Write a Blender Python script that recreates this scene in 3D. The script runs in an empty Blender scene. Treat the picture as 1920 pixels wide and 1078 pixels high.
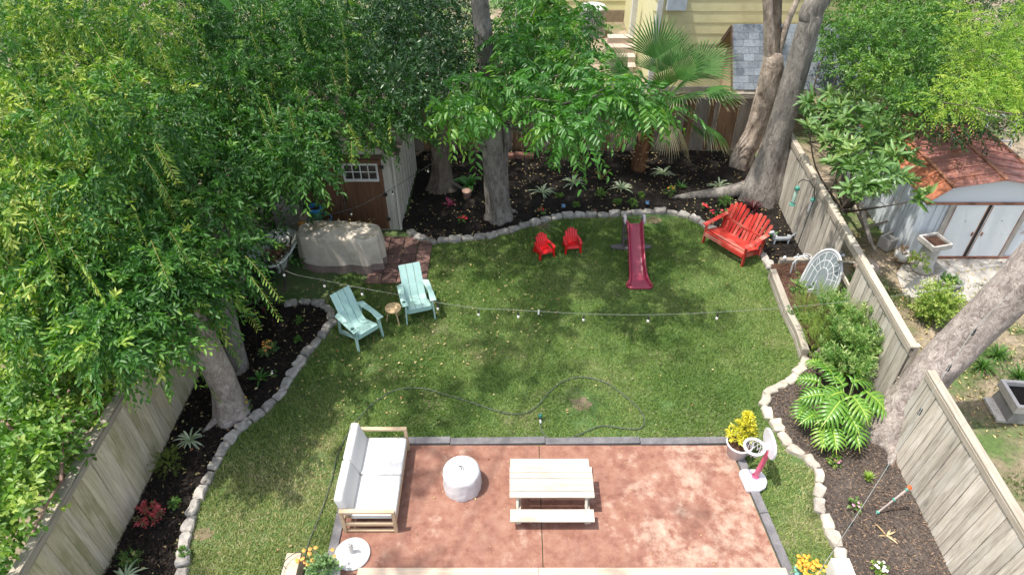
import bpy, math, random
import numpy as np
from mathutils import Vector, Matrix, noise

R = math.radians
random.seed(7)
rng = np.random.default_rng(7)
S = bpy.context.scene
COL = S.collection

# ------------------------------------------------------------------ camera, light, exposure
CAM_H = 10.5
PITCH = R(39.7)
FPX = 1280.0
cd = bpy.data.cameras.new('camera'); cam = bpy.data.objects.new('camera', cd); COL.objects.link(cam)
cam.location = (0, 0, CAM_H); cam.rotation_euler = (R(90) - PITCH, 0, 0)
cd.sensor_width = 36; cd.lens = 36 * FPX / 1920; cd.clip_end = 500
S.camera = cam
SUN_EL, SUN_TO = R(69), Vector((-.345, -.085, 1.0)).normalized()
w = bpy.data.worlds.new('World'); S.world = w; w.use_nodes = True
nt = w.node_tree; bg = nt.nodes['Background']
sky = nt.nodes.new('ShaderNodeTexSky'); sky.sky_type = 'NISHITA'; sky.sun_disc = False
sky.sun_elevation = SUN_EL; sky.sun_rotation = math.atan2(SUN_TO.x, SUN_TO.y); sky.air_density = 1.0; sky.dust_density = 2.5
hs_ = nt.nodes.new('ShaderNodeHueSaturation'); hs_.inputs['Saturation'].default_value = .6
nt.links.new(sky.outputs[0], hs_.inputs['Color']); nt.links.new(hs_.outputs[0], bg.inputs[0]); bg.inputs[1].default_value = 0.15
sd = bpy.data.lights.new('sun', 'SUN'); sd.energy = 2.9; sd.angle = R(0.9); sd.color = (1, .955, .88)
so = bpy.data.objects.new('sun', sd); COL.objects.link(so); so.location = (0, 0, 30)
so.rotation_euler = SUN_TO.to_track_quat('Z', 'Y').to_euler()
S.view_settings.view_transform = 'Standard'; S.view_settings.look = 'None'
S.view_settings.exposure = 1.2; S.view_settings.gamma = 1; S.view_settings.use_curve_mapping = False
try:
    S.cycles.max_bounces = 8; S.cycles.transmission_bounces = 6; S.cycles.diffuse_bounces = 5
except Exception: pass

# ------------------------------------------------------------------ where a pixel of the survey lies in the world
def _ray(px, py):
    x = (px - 960) / FPX; y = (539 - py) / FPX
    return Vector((x, math.cos(PITCH) + y * math.sin(PITCH), -math.sin(PITCH) + y * math.cos(PITCH)))
def G(px, py, z=0.0):
    r = _ray(px, py); t = (z - CAM_H) / r.z
    return Vector((r.x * t, r.y * t, z))
def PY(px, py, Y):
    r = _ray(px, py); t = Y / r.y
    return Vector((r.x * t, Y, CAM_H + r.z * t))
def depth(p): return p.y * math.cos(PITCH) + (CAM_H - p.z) * math.sin(PITCH)

# ------------------------------------------------------------------ materials
MATS = {}
def newmat(name):
    m = bpy.data.materials.new(name); m.use_nodes = True
    return m, m.node_tree, m.node_tree.nodes['Principled BSDF']
def N(t, kind, **k):
    n = t.nodes.new('ShaderNode' + kind)
    for a, b in k.items(): setattr(n, a, b)
    return n
def ramp(t, src, stops):
    r = N(t, 'ValToRGB'); e = r.color_ramp.elements
    while len(e) < len(stops): e.new(.5)
    for i, (p, c) in enumerate(stops):
        e[i].position = p; e[i].color = (c[0], c[1], c[2], 1) if not isinstance(c, float) else (c, c, c, 1)
    t.links.new(src, r.inputs[0]); return r.outputs[0]
def coords(t, sc=(1, 1, 1), rand=True):
    tc = N(t, 'TexCoord'); out = tc.outputs['Object']
    if rand:
        oi = N(t, 'ObjectInfo'); mu = N(t, 'VectorMath', operation='MULTIPLY'); cx = N(t, 'CombineXYZ')
        for i in range(3): t.links.new(oi.outputs['Random'], cx.inputs[i])
        mu.inputs[1].default_value = (37, 53, 71); t.links.new(cx.outputs[0], mu.inputs[0])
        ad = N(t, 'VectorMath', operation='ADD'); t.links.new(out, ad.inputs[0]); t.links.new(mu.outputs[0], ad.inputs[1]); out = ad.outputs[0]
    mp = N(t, 'Mapping'); mp.inputs['Scale'].default_value = sc; t.links.new(out, mp.inputs[0])
    return mp.outputs[0]
def noi(t, vec, scale, detail=4, rough=.55, dist=0.0):
    n = N(t, 'TexNoise'); n.inputs['Scale'].default_value = scale; n.inputs['Detail'].default_value = detail
    n.inputs['Roughness'].default_value = rough; n.inputs['Distortion'].default_value = dist
    t.links.new(vec, n.inputs['Vector']); return n.outputs['Fac']
def mix(t, fac, a, b, mode='MIX'):
    m = N(t, 'MixRGB', blend_type=mode)
    for i, v in enumerate((fac, a, b)):
        if hasattr(v, 'is_output') or hasattr(v, 'links'): t.links.new(v, m.inputs[i])
        elif isinstance(v, (int, float)): m.inputs[i].default_value = v if i == 0 else (v, v, v, 1)
        else: m.inputs[i].default_value = (*v[:3], 1)
    return m.outputs[0]
def bump(t, bs, h, strength=.4, dist=.02):
    b = N(t, 'Bump'); b.inputs['Strength'].default_value = strength; b.inputs['Distance'].default_value = dist
    t.links.new(h, b.inputs['Height']); t.links.new(b.outputs[0], bs.inputs['Normal'])
def rnd_tone(t, col, lo=.85, hi=1.12):
    oi = N(t, 'ObjectInfo'); mr = N(t, 'MapRange'); mr.inputs[3].default_value = lo; mr.inputs[4].default_value = hi
    t.links.new(oi.outputs['Random'], mr.inputs[0])
    return mix(t, 1.0, col, mr.outputs[0], 'MULTIPLY')
def simple(name, a, b=None, scale=6, sc=(1, 1, 1), rough=.6, bmp=.25, bd=.01, detail=5, tone=(.92, 1.08), spec=.5, p=(.35, .68), rand=True, fine=None):
    if name in MATS: return MATS[name]
    m, t, bs = newmat(name); b = b or tuple(x * .75 for x in a)
    v = coords(t, sc, rand); n = noi(t, v, scale, detail)
    c = ramp(t, n, [(p[0], a), (p[1], b)])
    if fine:
        f = noi(t, v, fine[0], 3, .7); c = mix(t, fine[1], c, ramp(t, f, [(.35, .55), (.65, 1.3)]), 'MULTIPLY')
    c = rnd_tone(t, c, *tone) if rand else c
    t.links.new(c, bs.inputs['Base Color']); bs.inputs['Roughness'].default_value = rough
    bs.inputs['Specular IOR Level'].default_value = spec
    if bmp: bump(t, bs, n, bmp, bd)
    MATS[name] = m; return m
def wood(name, a, b, c=None, axis=2, rough=.8, cmix=.3, tone=(.8, 1.12), grain=24, knots=True, bmp=.4):
    """weathered or fresh boards, grain along the given local axis"""
    if name in MATS: return MATS[name]
    m, t, bs = newmat(name)
    sc = [1.0, 1.0, 1.0]; sc[axis] = .07
    v = coords(t, tuple(sc)); g = noi(t, v, grain, 6, .65, .4)
    col = ramp(t, g, [(.3, b), (.62, a)])
    v2 = coords(t, (1, 1, .45) if axis == 2 else ((.45, 1, 1) if axis == 0 else (1, .45, 1))); g2 = noi(t, v2, 2.2, 4, .6)
    if c: col = mix(t, ramp(t, g2, [(.48, 0.0), (.66, cmix)]), col, c)
    if knots:
        vo = N(t, 'TexVoronoi'); vo.inputs['Scale'].default_value = 3.2; t.links.new(v2, vo.inputs['Vector'])
        k = ramp(t, vo.outputs['Distance'], [(.03, .45), (.085, 1.0)]); col = mix(t, .8, col, k, 'MULTIPLY')
    col = rnd_tone(t, col, *tone)
    t.links.new(col, bs.inputs['Base Color']); bs.inputs['Roughness'].default_value = rough; bs.inputs['Specular IOR Level'].default_value = .25
    bump(t, bs, g, bmp, .01)
    MATS[name] = m; return m
def leafmat(name, stops, rough=.38, trans=.35, spec=.5, tcol=None):
    """leaf: colour runs through stops with the leaf's own tint number"""
    if name in MATS: return MATS[name]
    m, t, bs = newmat(name)
    at = N(t, 'Attribute'); at.attribute_name = 'tint'
    c = ramp(t, at.outputs['Fac'], stops)
    t.links.new(c, bs.inputs['Base Color']); bs.inputs['Roughness'].default_value = rough; bs.inputs['Specular IOR Level'].default_value = spec
    tr = N(t, 'BsdfTranslucent'); tc = mix(t, 1.0, c, tcol or (1.2, 1.5, .45), 'MULTIPLY'); t.links.new(tc, tr.inputs['Color'])
    mx = N(t, 'MixShader'); mx.inputs[0].default_value = trans
    t.links.new(bs.outputs[0], mx.inputs[1]); t.links.new(tr.outputs[0], mx.inputs[2])
    t.links.new(mx.outputs[0], t.nodes['Material Output'].inputs['Surface'])
    MATS[name] = m; return m

# ------------------------------------------------------------------ mesh helpers
class B:
    def __init__(s): s.v = []; s.f = []
    def add(s, vs, fs):
        k = len(s.v); s.v += [tuple(p) for p in vs]; s.f += [tuple(i + k for i in f) for f in fs]; return s
    def box(s, x0, x1, y0, y1, z0, z1):
        return s.add([(x0, y0, z0), (x1, y0, z0), (x1, y1, z0), (x0, y1, z0), (x0, y0, z1), (x1, y0, z1), (x1, y1, z1), (x0, y1, z1)],
                     [(3, 2, 1, 0), (4, 5, 6, 7), (0, 1, 5, 4), (1, 2, 6, 5), (2, 3, 7, 6), (3, 0, 4, 7)])
    def beam(s, p, q, wd, ht, up=(0, 0, 1), w2=None, h2=None):
        p, q = Vector(p), Vector(q); d = (q - p).normalized(); sd = d.cross(Vector(up))
        if sd.length < 1e-4: sd = d.cross(Vector((1, 0, 0)))
        sd.normalize(); u = sd.cross(d); w2 = w2 or wd; h2 = h2 or ht
        vs = [c + sd * a * W / 2 + u * b * H / 2 for c, W, H in ((p, wd, ht), (q, w2, h2)) for a, b in ((-1, -1), (1, -1), (1, 1), (-1, 1))]
        return s.add(vs, [(0, 1, 2, 3), (7, 6, 5, 4), (0, 4, 5, 1), (1, 5, 6, 2), (2, 6, 7, 3), (3, 7, 4, 0)])
    def tube(s, pts, r, n=6, cap=True, wob=0.0, flute=0.0):
        pts = [Vector(p) for p in pts]; m = len(pts); rr = r if isinstance(r, (list, tuple)) else [r] * m
        vs = []; fs = []; ref = None
        for i, p in enumerate(pts):
            d = (pts[min(i + 1, m - 1)] - pts[max(i - 1, 0)]).normalized()
            if ref is None: ref = d.orthogonal().normalized()
            ref = (ref - d * ref.dot(d)); ref = ref.normalized() if ref.length > 1e-5 else d.orthogonal().normalized()
            b = d.cross(ref)
            for k in range(n):
                a = 2 * math.pi * k / n; q = rr[i]
                if flute and i < m * .45: q *= 1 + flute * (1 - i / (m * .45)) * (math.sin(a * 5 + 1.0 + i * .05) * .6 + math.sin(a * 9 + 2) * .4)
                if wob: q *= 1 + wob * noise.noise(Vector((math.cos(a) * 1.7, math.sin(a) * 1.7, 0)) + p * 1.3)
                vs.append(p + (ref * math.cos(a) + b * math.sin(a)) * q)
        for i in range(m - 1):
            for k in range(n): fs.append((i * n + k, i * n + (k + 1) % n, (i + 1) * n + (k + 1) % n, (i + 1) * n + k))
        if cap: fs += [tuple(range(n - 1, -1, -1)), tuple((m - 1) * n + k for k in range(n))]
        return s.add(vs, fs)
    def lathe(s, prof, n=24, c=(0, 0, 0), cap=True, sx=1, sy=1, wob=0):
        vs = []; fs = []; m = len(prof)
        for r, z in prof:
            for k in range(n):
                a = 2 * math.pi * k / n; q = r * (1 + (wob * noise.noise(Vector((math.cos(a) * 3, math.sin(a) * 3, z * 2))) if wob else 0))
                vs.append((c[0] + q * math.cos(a) * sx, c[1] + q * math.sin(a) * sy, c[2] + z))
        for i in range(m - 1):
            for k in range(n): fs.append((i * n + k, i * n + (k + 1) % n, (i + 1) * n + (k + 1) % n, (i + 1) * n + k))
        if cap: fs += [tuple(range(n - 1, -1, -1)), tuple((m - 1) * n + k for k in range(n))]
        return s.add(vs, fs)
    def prism(s, poly, z0, z1):
        n = len(poly)
        return s.add([(x, y, z0) for x, y in poly] + [(x, y, z1) for x, y in poly],
                     [tuple(range(n - 1, -1, -1)), tuple(range(n, 2 * n))] + [(i, (i + 1) % n, n + (i + 1) % n, n + i) for i in range(n)])
    def ribbon(s, path, x0, x1, th, ends=None):
        """board bent along a (y,z) path, between x0 and x1, thickness th"""
        m = len(path); vs = []; fs = []
        for i, (y, z) in enumerate(path):
            a = path[max(i - 1, 0)]; b = path[min(i + 1, m - 1)]; dy, dz = b[0] - a[0], b[1] - a[1]; l = math.hypot(dy, dz)
            ny, nz = -dz / l * th / 2, dy / l * th / 2
            vs += [(x0, y - ny, z - nz), (x1, y - ny, z - nz), (x1, y + ny, z + nz), (x0, y + ny, z + nz)]
        for i in range(m - 1):
            for k in range(4): fs.append((i * 4 + k, i * 4 + (k + 1) % 4, i * 4 + 4 + (k + 1) % 4, i * 4 + 4 + k))
        fs += [(3, 2, 1, 0), tuple((m - 1) * 4 + k for k in range(4))]
        return s.add(vs, fs)
    def slab(s, P4, th, n=(0, 0, 1)):
        n = Vector(n).normalized() * th; P4 = [Vector(p) for p in P4]
        return s.add(P4 + [p - n for p in P4], [(0, 1, 2, 3), (7, 6, 5, 4), (0, 4, 5, 1), (1, 5, 6, 2), (2, 6, 7, 3), (3, 7, 4, 0)])
    def mesh(s, name, m, smooth=False, off=None):
        me = bpy.data.meshes.new(name); vs = s.v
        if off is not None: vs = [(a - off[0], b - off[1], c - off[2]) for a, b, c in vs]
        me.from_pydata(vs, [], s.f); me.materials.append(m)
        if smooth: me.polygons.foreach_set('use_smooth', [True] * len(me.polygons))
        import bmesh
        bm = bmesh.new(); bm.from_mesh(me); bmesh.ops.recalc_face_normals(bm, faces=bm.faces); bm.to_mesh(me); bm.free()
        me.update(); return me
def link(name, me, parent=None, bevel=0, loc=None, rot=None, solid=0, sub=0, wn=False):
    o = bpy.data.objects.new(name, me); COL.objects.link(o); o.parent = parent
    if loc is not None: o.location = loc
    if rot is not None: o.rotation_euler = rot
    if solid: q = o.modifiers.new('s', 'SOLIDIFY'); q.thickness = solid; q.offset = -1
    if sub: q = o.modifiers.new('u', 'SUBSURF'); q.levels = q.render_levels = sub
    if bevel: q = o.modifiers.new('b', 'BEVEL'); q.width = bevel; q.segments = 2; q.limit_method = 'ANGLE'
    return o
def part(name, b, m, parent, smooth=False, **k):
    off = parent.location if (parent is not None and parent.get('world')) else None
    return link(name, b.mesh(name, m, smooth, off), parent, **k)
def tag(o, label, cat, group=None, kind=None):
    if label: o['label'] = label
    if cat: o['category'] = cat
    if group: o['group'] = group
    if kind: o['kind'] = kind
    return o
def thing(name, label, cat, loc=(0, 0, 0), rz=0, group=None, world=False):
    """Empty at the base of a thing; world=True: its parts' meshes are written in world coordinates"""
    o = bpy.data.objects.new(name, None); COL.objects.link(o); o.empty_display_size = .1
    o.location = loc; o.rotation_euler = (0, 0, rz); tag(o, label, cat, group)
    if world: o['world'] = 1
    return o
def solo(name, b, m, label, cat, group=None, smooth=False, loc=None, **k):
    """a thing of one mesh, origin at its own base"""
    vs = np.array(b.v); off = Vector(((vs[:, 0].min() + vs[:, 0].max()) / 2, (vs[:, 1].min() + vs[:, 1].max()) / 2, vs[:, 2].min()))
    o = link(name, b.mesh(name, m, smooth, off), None, loc=off, **k); return tag(o, label, cat, group)
def struct(name, b, m, smooth=False, **k):
    return tag(link(name, b.mesh(name, m, smooth), None, **k), None, None, None, 'structure')
def copy_tree(o, parent=None, loc=None, rz=None, label=None):
    c = o.copy(); COL.objects.link(c); c.parent = parent
    if loc is not None: c.location = loc
    if rz is not None: c.rotation_euler = (0, 0, rz)
    if label: c['label'] = label
    for ch in list(o.children): copy_tree(ch, c)
    return c
def fast(name, V, F, m, tint=None, smooth=False):
    """numpy mesh of triangles or quads, with one tint number per vertex"""
    me = bpy.data.meshes.new(name); V = np.asarray(V, np.float32); F = np.asarray(F, np.int32); k = F.shape[1]
    me.vertices.add(len(V)); me.vertices.foreach_set('co', V.ravel())
    me.loops.add(F.size); me.loops.foreach_set('vertex_index', F.ravel())
    me.polygons.add(len(F)); me.polygons.foreach_set('loop_start', np.arange(0, F.size, k, dtype=np.int32))
    try: me.polygons.foreach_set('loop_total', np.full(len(F), k, np.int32))
    except Exception: pass
    me.materials.append(m); me.update(calc_edges=True)
    if tint is not None:
        a = me.attributes.new('tint', 'FLOAT', 'POINT'); a.data.foreach_set('value', np.asarray(tint, np.float32))
    if smooth: me.polygons.foreach_set('use_smooth', [True] * len(me.polygons))
    return me
def unit(a): return a / np.maximum(np.linalg.norm(a, axis=-1, keepdims=True), 1e-9)

# ------------------------------------------------------------------ leaves
def leaves(P, D, L, W, tint, fold=.25, big=False, curl=0.0):
    """arrays: base points, directions, length, width -> verts, tris, tints. Each leaf is folded along its midrib."""
    n = len(P); D = unit(D); rv = rng.normal(size=(n, 3)); rv[:, 2] += 1.6
    Sx = unit(np.cross(D, rv)); U = unit(np.cross(Sx, D)); U *= np.sign(U[:, 2:3] + 1e-6)
    L = np.broadcast_to(np.asarray(L, float), (n,))[:, None]; W = np.broadcast_to(np.asarray(W, float), (n,))[:, None]
    if not big:
        m = P + D * L * .46
        V = np.stack([P, m - Sx * W * .5 + U * W * fold, P + D * L - U * L * curl, m + Sx * W * .5 + U * W * fold], 1)
        F = np.array([(0, 2, 1), (0, 3, 2)]); k = 4
    else:
        a = P + D * L * .3; c = P + D * L * .68 - U * L * curl * .4
        V = np.stack([P, a - Sx * W * .46 + U * W * fold, a + Sx * W * .46 + U * W * fold,
                      c - Sx * W * .42 + U * W * fold * .9, c + Sx * W * .42 + U * W * fold * .9, P + D * L - U * L * curl, P + D * L * .5 - U * L * curl * .2], 1)
        F = np.array([(0, 6, 1), (1, 6, 3), (3, 6, 5), (0, 2, 6), (2, 4, 6), (4, 5, 6)]); k = 7
    F = (F[None] + (np.arange(n) * k)[:, None, None]).reshape(-1, 3)
    return V.reshape(-1, 3), F, np.repeat(np.broadcast_to(tint, (n,)), k)
def sprays(C, A, n, Ls, L, W, tint, droop=.35, spread=.9, pinnate=False, big=False, fold=.25, curl=0.0, jit=.12, tip=0.0):
    """twigs that start at C along A with n leaves each; pinnate=True sets them in two flat rows"""
    C = np.asarray(C, float); A = unit(np.asarray(A, float)); m = len(C)
    t = (np.arange(n) + .5) / n; Ls = np.broadcast_to(np.asarray(Ls, float), (m,))
    down = np.array([0, 0, -1.0])
    pos = C[:, None] + A[:, None] * (t[None, :, None] * Ls[:, None, None]) + down * (droop * (t[None, :, None] ** 1.7) * Ls[:, None, None])
    tan = unit(A[:, None] + down * (droop * 1.7 * t[None, :, None] ** .7))
    up = np.array([0, 0, 1.0]) + rng.normal(size=(m, 3)) * .35
    side = unit(np.cross(A, up)); nor = np.cross(side, A)
    if pinnate:
        sg = np.where(np.arange(n) % 2 == 0, 1.0, -1.0)[None, :, None]
        d = unit(side[:, None] * sg + tan * .55 + down * .35 + rng.normal(size=(m, n, 3)) * .12)
    else:
        ang = np.arange(n) * 2.4 + rng.uniform(0, 6, (m, 1)); 
        rad = side[:, None] * np.cos(ang)[..., None] + nor[:, None] * np.sin(ang)[..., None]
        d = unit(rad * spread + tan * .9 + down * .15 + rng.normal(size=(m, n, 3)) * jit)
    tn = np.clip(np.asarray(tint)[:, None] + tip * (t[None] - .4) + rng.normal(size=(m, n)) * .06, 0, 1)
    Lr = L * rng.uniform(.7, 1.2, (m, n)) * (1 - .25 * np.abs(t[None] - .5)); Wr = W * rng.uniform(.8, 1.15, (m, n))
    return leaves(pos.reshape(-1, 3), d.reshape(-1, 3), Lr.ravel(), Wr.ravel(), tn.ravel(), fold, big, curl)
def merge(parts):
    V = []; F = []; T = []; k = 0
    for v, f, t in parts: V.append(v); F.append(f + k); T.append(t); k += len(v)
    return np.concatenate(V), np.concatenate(F), np.concatenate(T)
def ball(c, r, n, flat=1.0, shell=.55):
    """n points in a lumpy ball, more of them near its skin; also the outward directions"""
    d = unit(rng.normal(size=(n, 3))); q = rng.uniform(shell ** 3, 1, n) ** (1 / 3)
    p = d * q[:, None] * r * (1 + .25 * rng.normal(size=(n, 1)))
    p[:, 2] *= flat
    return np.asarray(c) + p, d
def crown_obj(name, parts, m, parent, label=None):
    V, F, T = merge(parts)
    V = V - np.array(parent.location) if parent is not None else V
    return link(name, fast(name, V, F, m, T), parent)
def inpoly(x, y, poly):
    c = False; j = len(poly) - 1
    for i in range(len(poly)):
        xi, yi = poly[i]; xj, yj = poly[j]
        if (yi > y) != (yj > y) and x < (xj - xi) * (y - yi) / (yj - yi) + xi: c = not c
        j = i
    return c
def fbm(x, y, s, seed=0, o=3):
    return sum(noise.noise(Vector((x * s * 2 ** k + seed * 13.1, y * s * 2 ** k + seed * 7.7, seed))) / 2 ** k for k in range(o))
# ================================================================== GROUND
def ground_mat():
    m, t, bs = newmat('neighbour_soil'); v = coords(t, rand=False)
    a = noi(t, v, .7, 6, .6); b = noi(t, v, 14, 5, .7)
    c = ramp(t, a, [(.38, (.075, .12, .03)), (.5, (.17, .14, .085)), (.64, (.30, .235, .17))])
    c = mix(t, .8, c, ramp(t, b, [(.3, .5), (.7, 1.4)]), 'MULTIPLY')
    t.links.new(c, bs.inputs['Base Color']); bs.inputs['Roughness'].default_value = .95; bump(t, bs, b, .6, .03); return m
struct('ground', B().add([(-60, -10, -.03), (60, -10, -.03), (60, 90, -.03), (-60, 90, -.03)], [(0, 1, 2, 3)]), ground_mat())
def lawn_mat():
    m, t, bs = newmat('lawn_base'); v = coords(t, rand=False)
    a = noi(t, v, .9, 5, .6); b = noi(t, v, 30, 5, .75)
    c = ramp(t, a, [(.4, (.065, .125, .03)), (.56, (.1, .135, .045)), (.7, (.2, .17, .1))])
    c = mix(t, .8, c, ramp(t, b, [(.3, .5), (.7, 1.4)]), 'MULTIPLY')
    t.links.new(c, bs.inputs['Base Color']); bs.inputs['Roughness'].default_value = .95; bump(t, bs, b, .8, .03); return m
struct('lawn', B().add([(-6.5, 3, 0), (7.4, 3, 0), (7.4, 19.4, 0), (-6.5, 19.4, 0)], [(0, 1, 2, 3)]), lawn_mat())

# kerb-stone lines, surveyed in pixels
PL = [(336, 1095), (341, 1050), (345, 1010), (356, 965), (371, 930), (390, 890), (409, 853), (425, 826), (446, 801), (472, 783), (503, 757), (525, 735), (545, 700), (573, 660), (600, 630), (622, 601), (620, 581), (600, 567), (570, 564), (533, 568)]
PB = [(766, 429), (785, 443), (812, 450), (845, 447), (880, 443), (915, 440), (948, 432), (981, 421), (1016, 411), (1050, 403), (1090, 401), (1130, 400), (1170, 397), (1210, 394), (1246, 393), (1285, 401), (1303, 408), (1325, 421), (1360, 436), (1400, 455), (1431, 474), (1440, 490), (1446, 502)]
PR = [(1514, 668), (1503, 690), (1484, 710), (1463, 720), (1440, 733), (1434, 752), (1440, 772), (1456, 792), (1468, 814), (1488, 840), (1516, 856), (1535, 878), (1541, 905), (1535, 925), (1538, 950), (1552, 974), (1562, 1000), (1576, 1030), (1583, 1060), (1590, 1095)]
ST_L = [G(*p, .09) for p in PL]; ST_B = [G(*p, .09) for p in PB]; ST_R = [G(*p, .09) for p in PR]
xy = lambda pts: [(p.x, p.y) for p in pts]
BED_L = xy(ST_L) + [(-6.5, 12.3), (-6.5, 4.2), (xy(ST_L)[0][0], 4.2)]
BED_B = xy(ST_B) + [(7.45, 13.4), (7.55, 19.4), (-6.4, 19.4), (-6.4, 18.4), (-2.8, 18.3), (-2.95, 15.0)]
BED_R = xy(ST_R) + [(5.6, 4.2), (6.95, 4.2), (7.15, 8.2), (7.3, 10.5)]
BED_V = [(6.35, 13.3), (6.42, 10.45), (7.3, 10.5), (7.42, 13.4)]
PATIO = [(-2.85, 4.9), (4.38, 4.9), (4.08, 7.98), (-2.85, 7.95)]

def bed(name, poly, m, z=.035, amp=.03, cell=.11):
    xs = [p[0] for p in poly]; ys = [p[1] for p in poly]; b = B(); idx = {}
    def vid(i, j):
        if (i, j) not in idx:
            x = i * cell; y = j * cell; idx[(i, j)] = len(b.v)
            b.v.append((x, y, z + amp * fbm(x, y, 1.6, 3)))
        return idx[(i, j)]
    for i in range(int(min(xs) / cell) - 1, int(max(xs) / cell) + 2):
        for j in range(int(min(ys) / cell) - 1, int(max(ys) / cell) + 2):
            if inpoly((i + .5) * cell, (j + .5) * cell, poly): b.f.append((vid(i, j), vid(i + 1, j), vid(i + 1, j + 1), vid(i, j + 1)))
    return struct(name, b, m, True)
def mulch_mat(name, a, b_, cc, k=.6):
    m, t, bs = newmat(name); v = coords(t, rand=False)
    n1 = noi(t, v, 45, 5, .8); n2 = noi(t, v, 1.1, 4)
    c = ramp(t, n1, [(.35, b_), (.65, a)]); c = mix(t, ramp(t, n2, [(.45, 0.0), (.7, k)]), c, cc)
    t.links.new(c, bs.inputs['Base Color']); bs.inputs['Roughness'].default_value = .95; bs.inputs['Specular IOR Level'].default_value = .2
    bump(t, bs, n1, .9, .03); return m
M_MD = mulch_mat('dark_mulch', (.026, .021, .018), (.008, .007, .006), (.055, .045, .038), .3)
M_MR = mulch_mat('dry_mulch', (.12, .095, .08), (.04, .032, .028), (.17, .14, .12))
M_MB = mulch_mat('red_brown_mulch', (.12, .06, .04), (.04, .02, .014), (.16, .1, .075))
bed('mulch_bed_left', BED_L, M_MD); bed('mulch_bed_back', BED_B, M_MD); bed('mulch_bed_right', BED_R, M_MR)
bed('raised_bed_soil', BED_V, M_MB, .2, .03)

def chips(name, polys, n, m, L=.06, W=.016, z=.05, amp=.03, label=None, flat=.25, keep=None):
    P = []; 
    while len(P) < n:
        poly = polys[len(P) % len(polys)] if len(polys) < 2 else random.choice(polys)
        xs = [p[0] for p in poly]; ys = [p[1] for p in poly]
        x = random.uniform(min(xs), max(xs)); y = random.uniform(min(ys), max(ys))
        if inpoly(x, y, poly) and (keep is None or keep(x, y)): P.append((x, y, z + amp * fbm(x, y, 1.6, 3)))
    P = np.array(P); a = rng.uniform(0, 6.283, n); D = np.stack([np.cos(a), np.sin(a), rng.normal(size=n) * flat], 1)
    V, F, T = leaves(P, D, L * rng.uniform(.5, 1.5, n), W * rng.uniform(.6, 1.5, n), rng.uniform(0, 1, n), .35)
    o = link(name, fast(name, V, F, m, T)); tag(o, label, 'mulch' if 'chip' in name else 'leaves', None, 'stuff'); return o
def flatleaf(name, stops, rough=.8):
    return leafmat(name, stops, rough, .12, .2, (1.2, 1.1, .9))
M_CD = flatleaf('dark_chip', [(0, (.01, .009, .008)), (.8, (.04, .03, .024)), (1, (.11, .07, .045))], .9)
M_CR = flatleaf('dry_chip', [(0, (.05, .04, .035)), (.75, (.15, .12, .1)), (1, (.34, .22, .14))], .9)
M_FALL = flatleaf('fallen_leaf', [(0, (.30, .21, .11)), (.5, (.46, .38, .16)), (.8, (.55, .47, .25)), (1, (.3, .12, .06))])
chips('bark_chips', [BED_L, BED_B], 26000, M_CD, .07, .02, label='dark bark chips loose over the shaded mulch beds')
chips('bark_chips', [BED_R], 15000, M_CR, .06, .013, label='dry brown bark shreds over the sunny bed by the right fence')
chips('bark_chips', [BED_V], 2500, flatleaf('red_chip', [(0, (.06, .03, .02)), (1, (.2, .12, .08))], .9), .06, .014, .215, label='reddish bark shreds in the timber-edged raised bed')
chips('fallen_leaves', [BED_B], 1000, M_FALL, .07, .035, .075, label='yellow and tan leaves fallen on the dark back bed', keep=lambda x, y: fbm(x, y, .9, 9) > -.25)
chips('fallen_leaves', [BED_L], 210, M_FALL, .07, .035, .075, label='a few tan leaves fallen on the dark left bed')
chips('fallen_leaves', [[(-5.6, 12.2), (-2.6, 15.0), (.5, 15.0), (1.2, 11.5), (-2.5, 8.6), (-4.2, 7.5), (-4.2, 9)]], 520, M_FALL, .06, .03, .055, amp=0, label='tan leaves fallen on the lawn by the aqua chairs')
chips('fallen_leaves', [[(-3.9, 5), (4, 8.2), (6.2, 12), (5, 14.5), (0, 14.5), (-3.5, 10)]], 150, M_FALL, .05, .025, .055, amp=0, label='scattered small leaves on the open lawn')
chips('fallen_leaves', [[(7.5, 9.0), (14, 6), (14, 13), (8, 16)]], 2600, M_FALL, .08, .03, .0, amp=0, label='brown leaf litter over the neighbouring yard')

# ------------------------------------------------------------------ stones, each its own piece
M_STG = simple('grey_edging_stone', (.40, .37, .33), (.23, .21, .19), 9, rough=.9, bmp=.6, bd=.02, tone=(.75, 1.2), fine=(60, .5))
M_STC = simple('cream_edging_stone', (.47, .42, .355), (.34, .295, .24), 9, rough=.9, bmp=.5, bd=.02, tone=(.85, 1.12), fine=(60, .4))
def stone_mesh(m, seed, L=.3, W=.18, H=.13):
    r = random.Random(seed); b = B(); ring = []
    for a, c in ((-.5, -.38), (-.38, -.5), (0, -.5), (.38, -.5), (.5, -.38), (.5, .38), (.38, .5), (0, .5), (-.38, .5), (-.5, .38)): ring.append((a, c))
    vs = []
    jj = [(r.uniform(-.02, .02), r.uniform(-.02, .02)) for _ in ring]
    for z, s in ((-.03, 1.0), (H * .72, 1.0), (H, .84)):
        for (a, c), (u, v) in zip(ring, jj): vs.append((a * L * s + u, c * W * (s if s > .9 else .8) + v + r.uniform(-.006, .006), z + r.uniform(-.01, .01)))
    vs.append((r.uniform(-.03, .03), r.uniform(-.02, .02), H + r.uniform(.0, .012))); n = 10
    fs = [(i + l * n, (i + 1) % n + l * n, (i + 1) % n + (l + 1) * n, i + (l + 1) * n) for l in (0, 1) for i in range(n)]
    fs += [(2 * n + i, 2 * n + (i + 1) % n, 3 * n) for i in range(n)]
    b.add(vs, fs); return b.mesh('stone', m)
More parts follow.
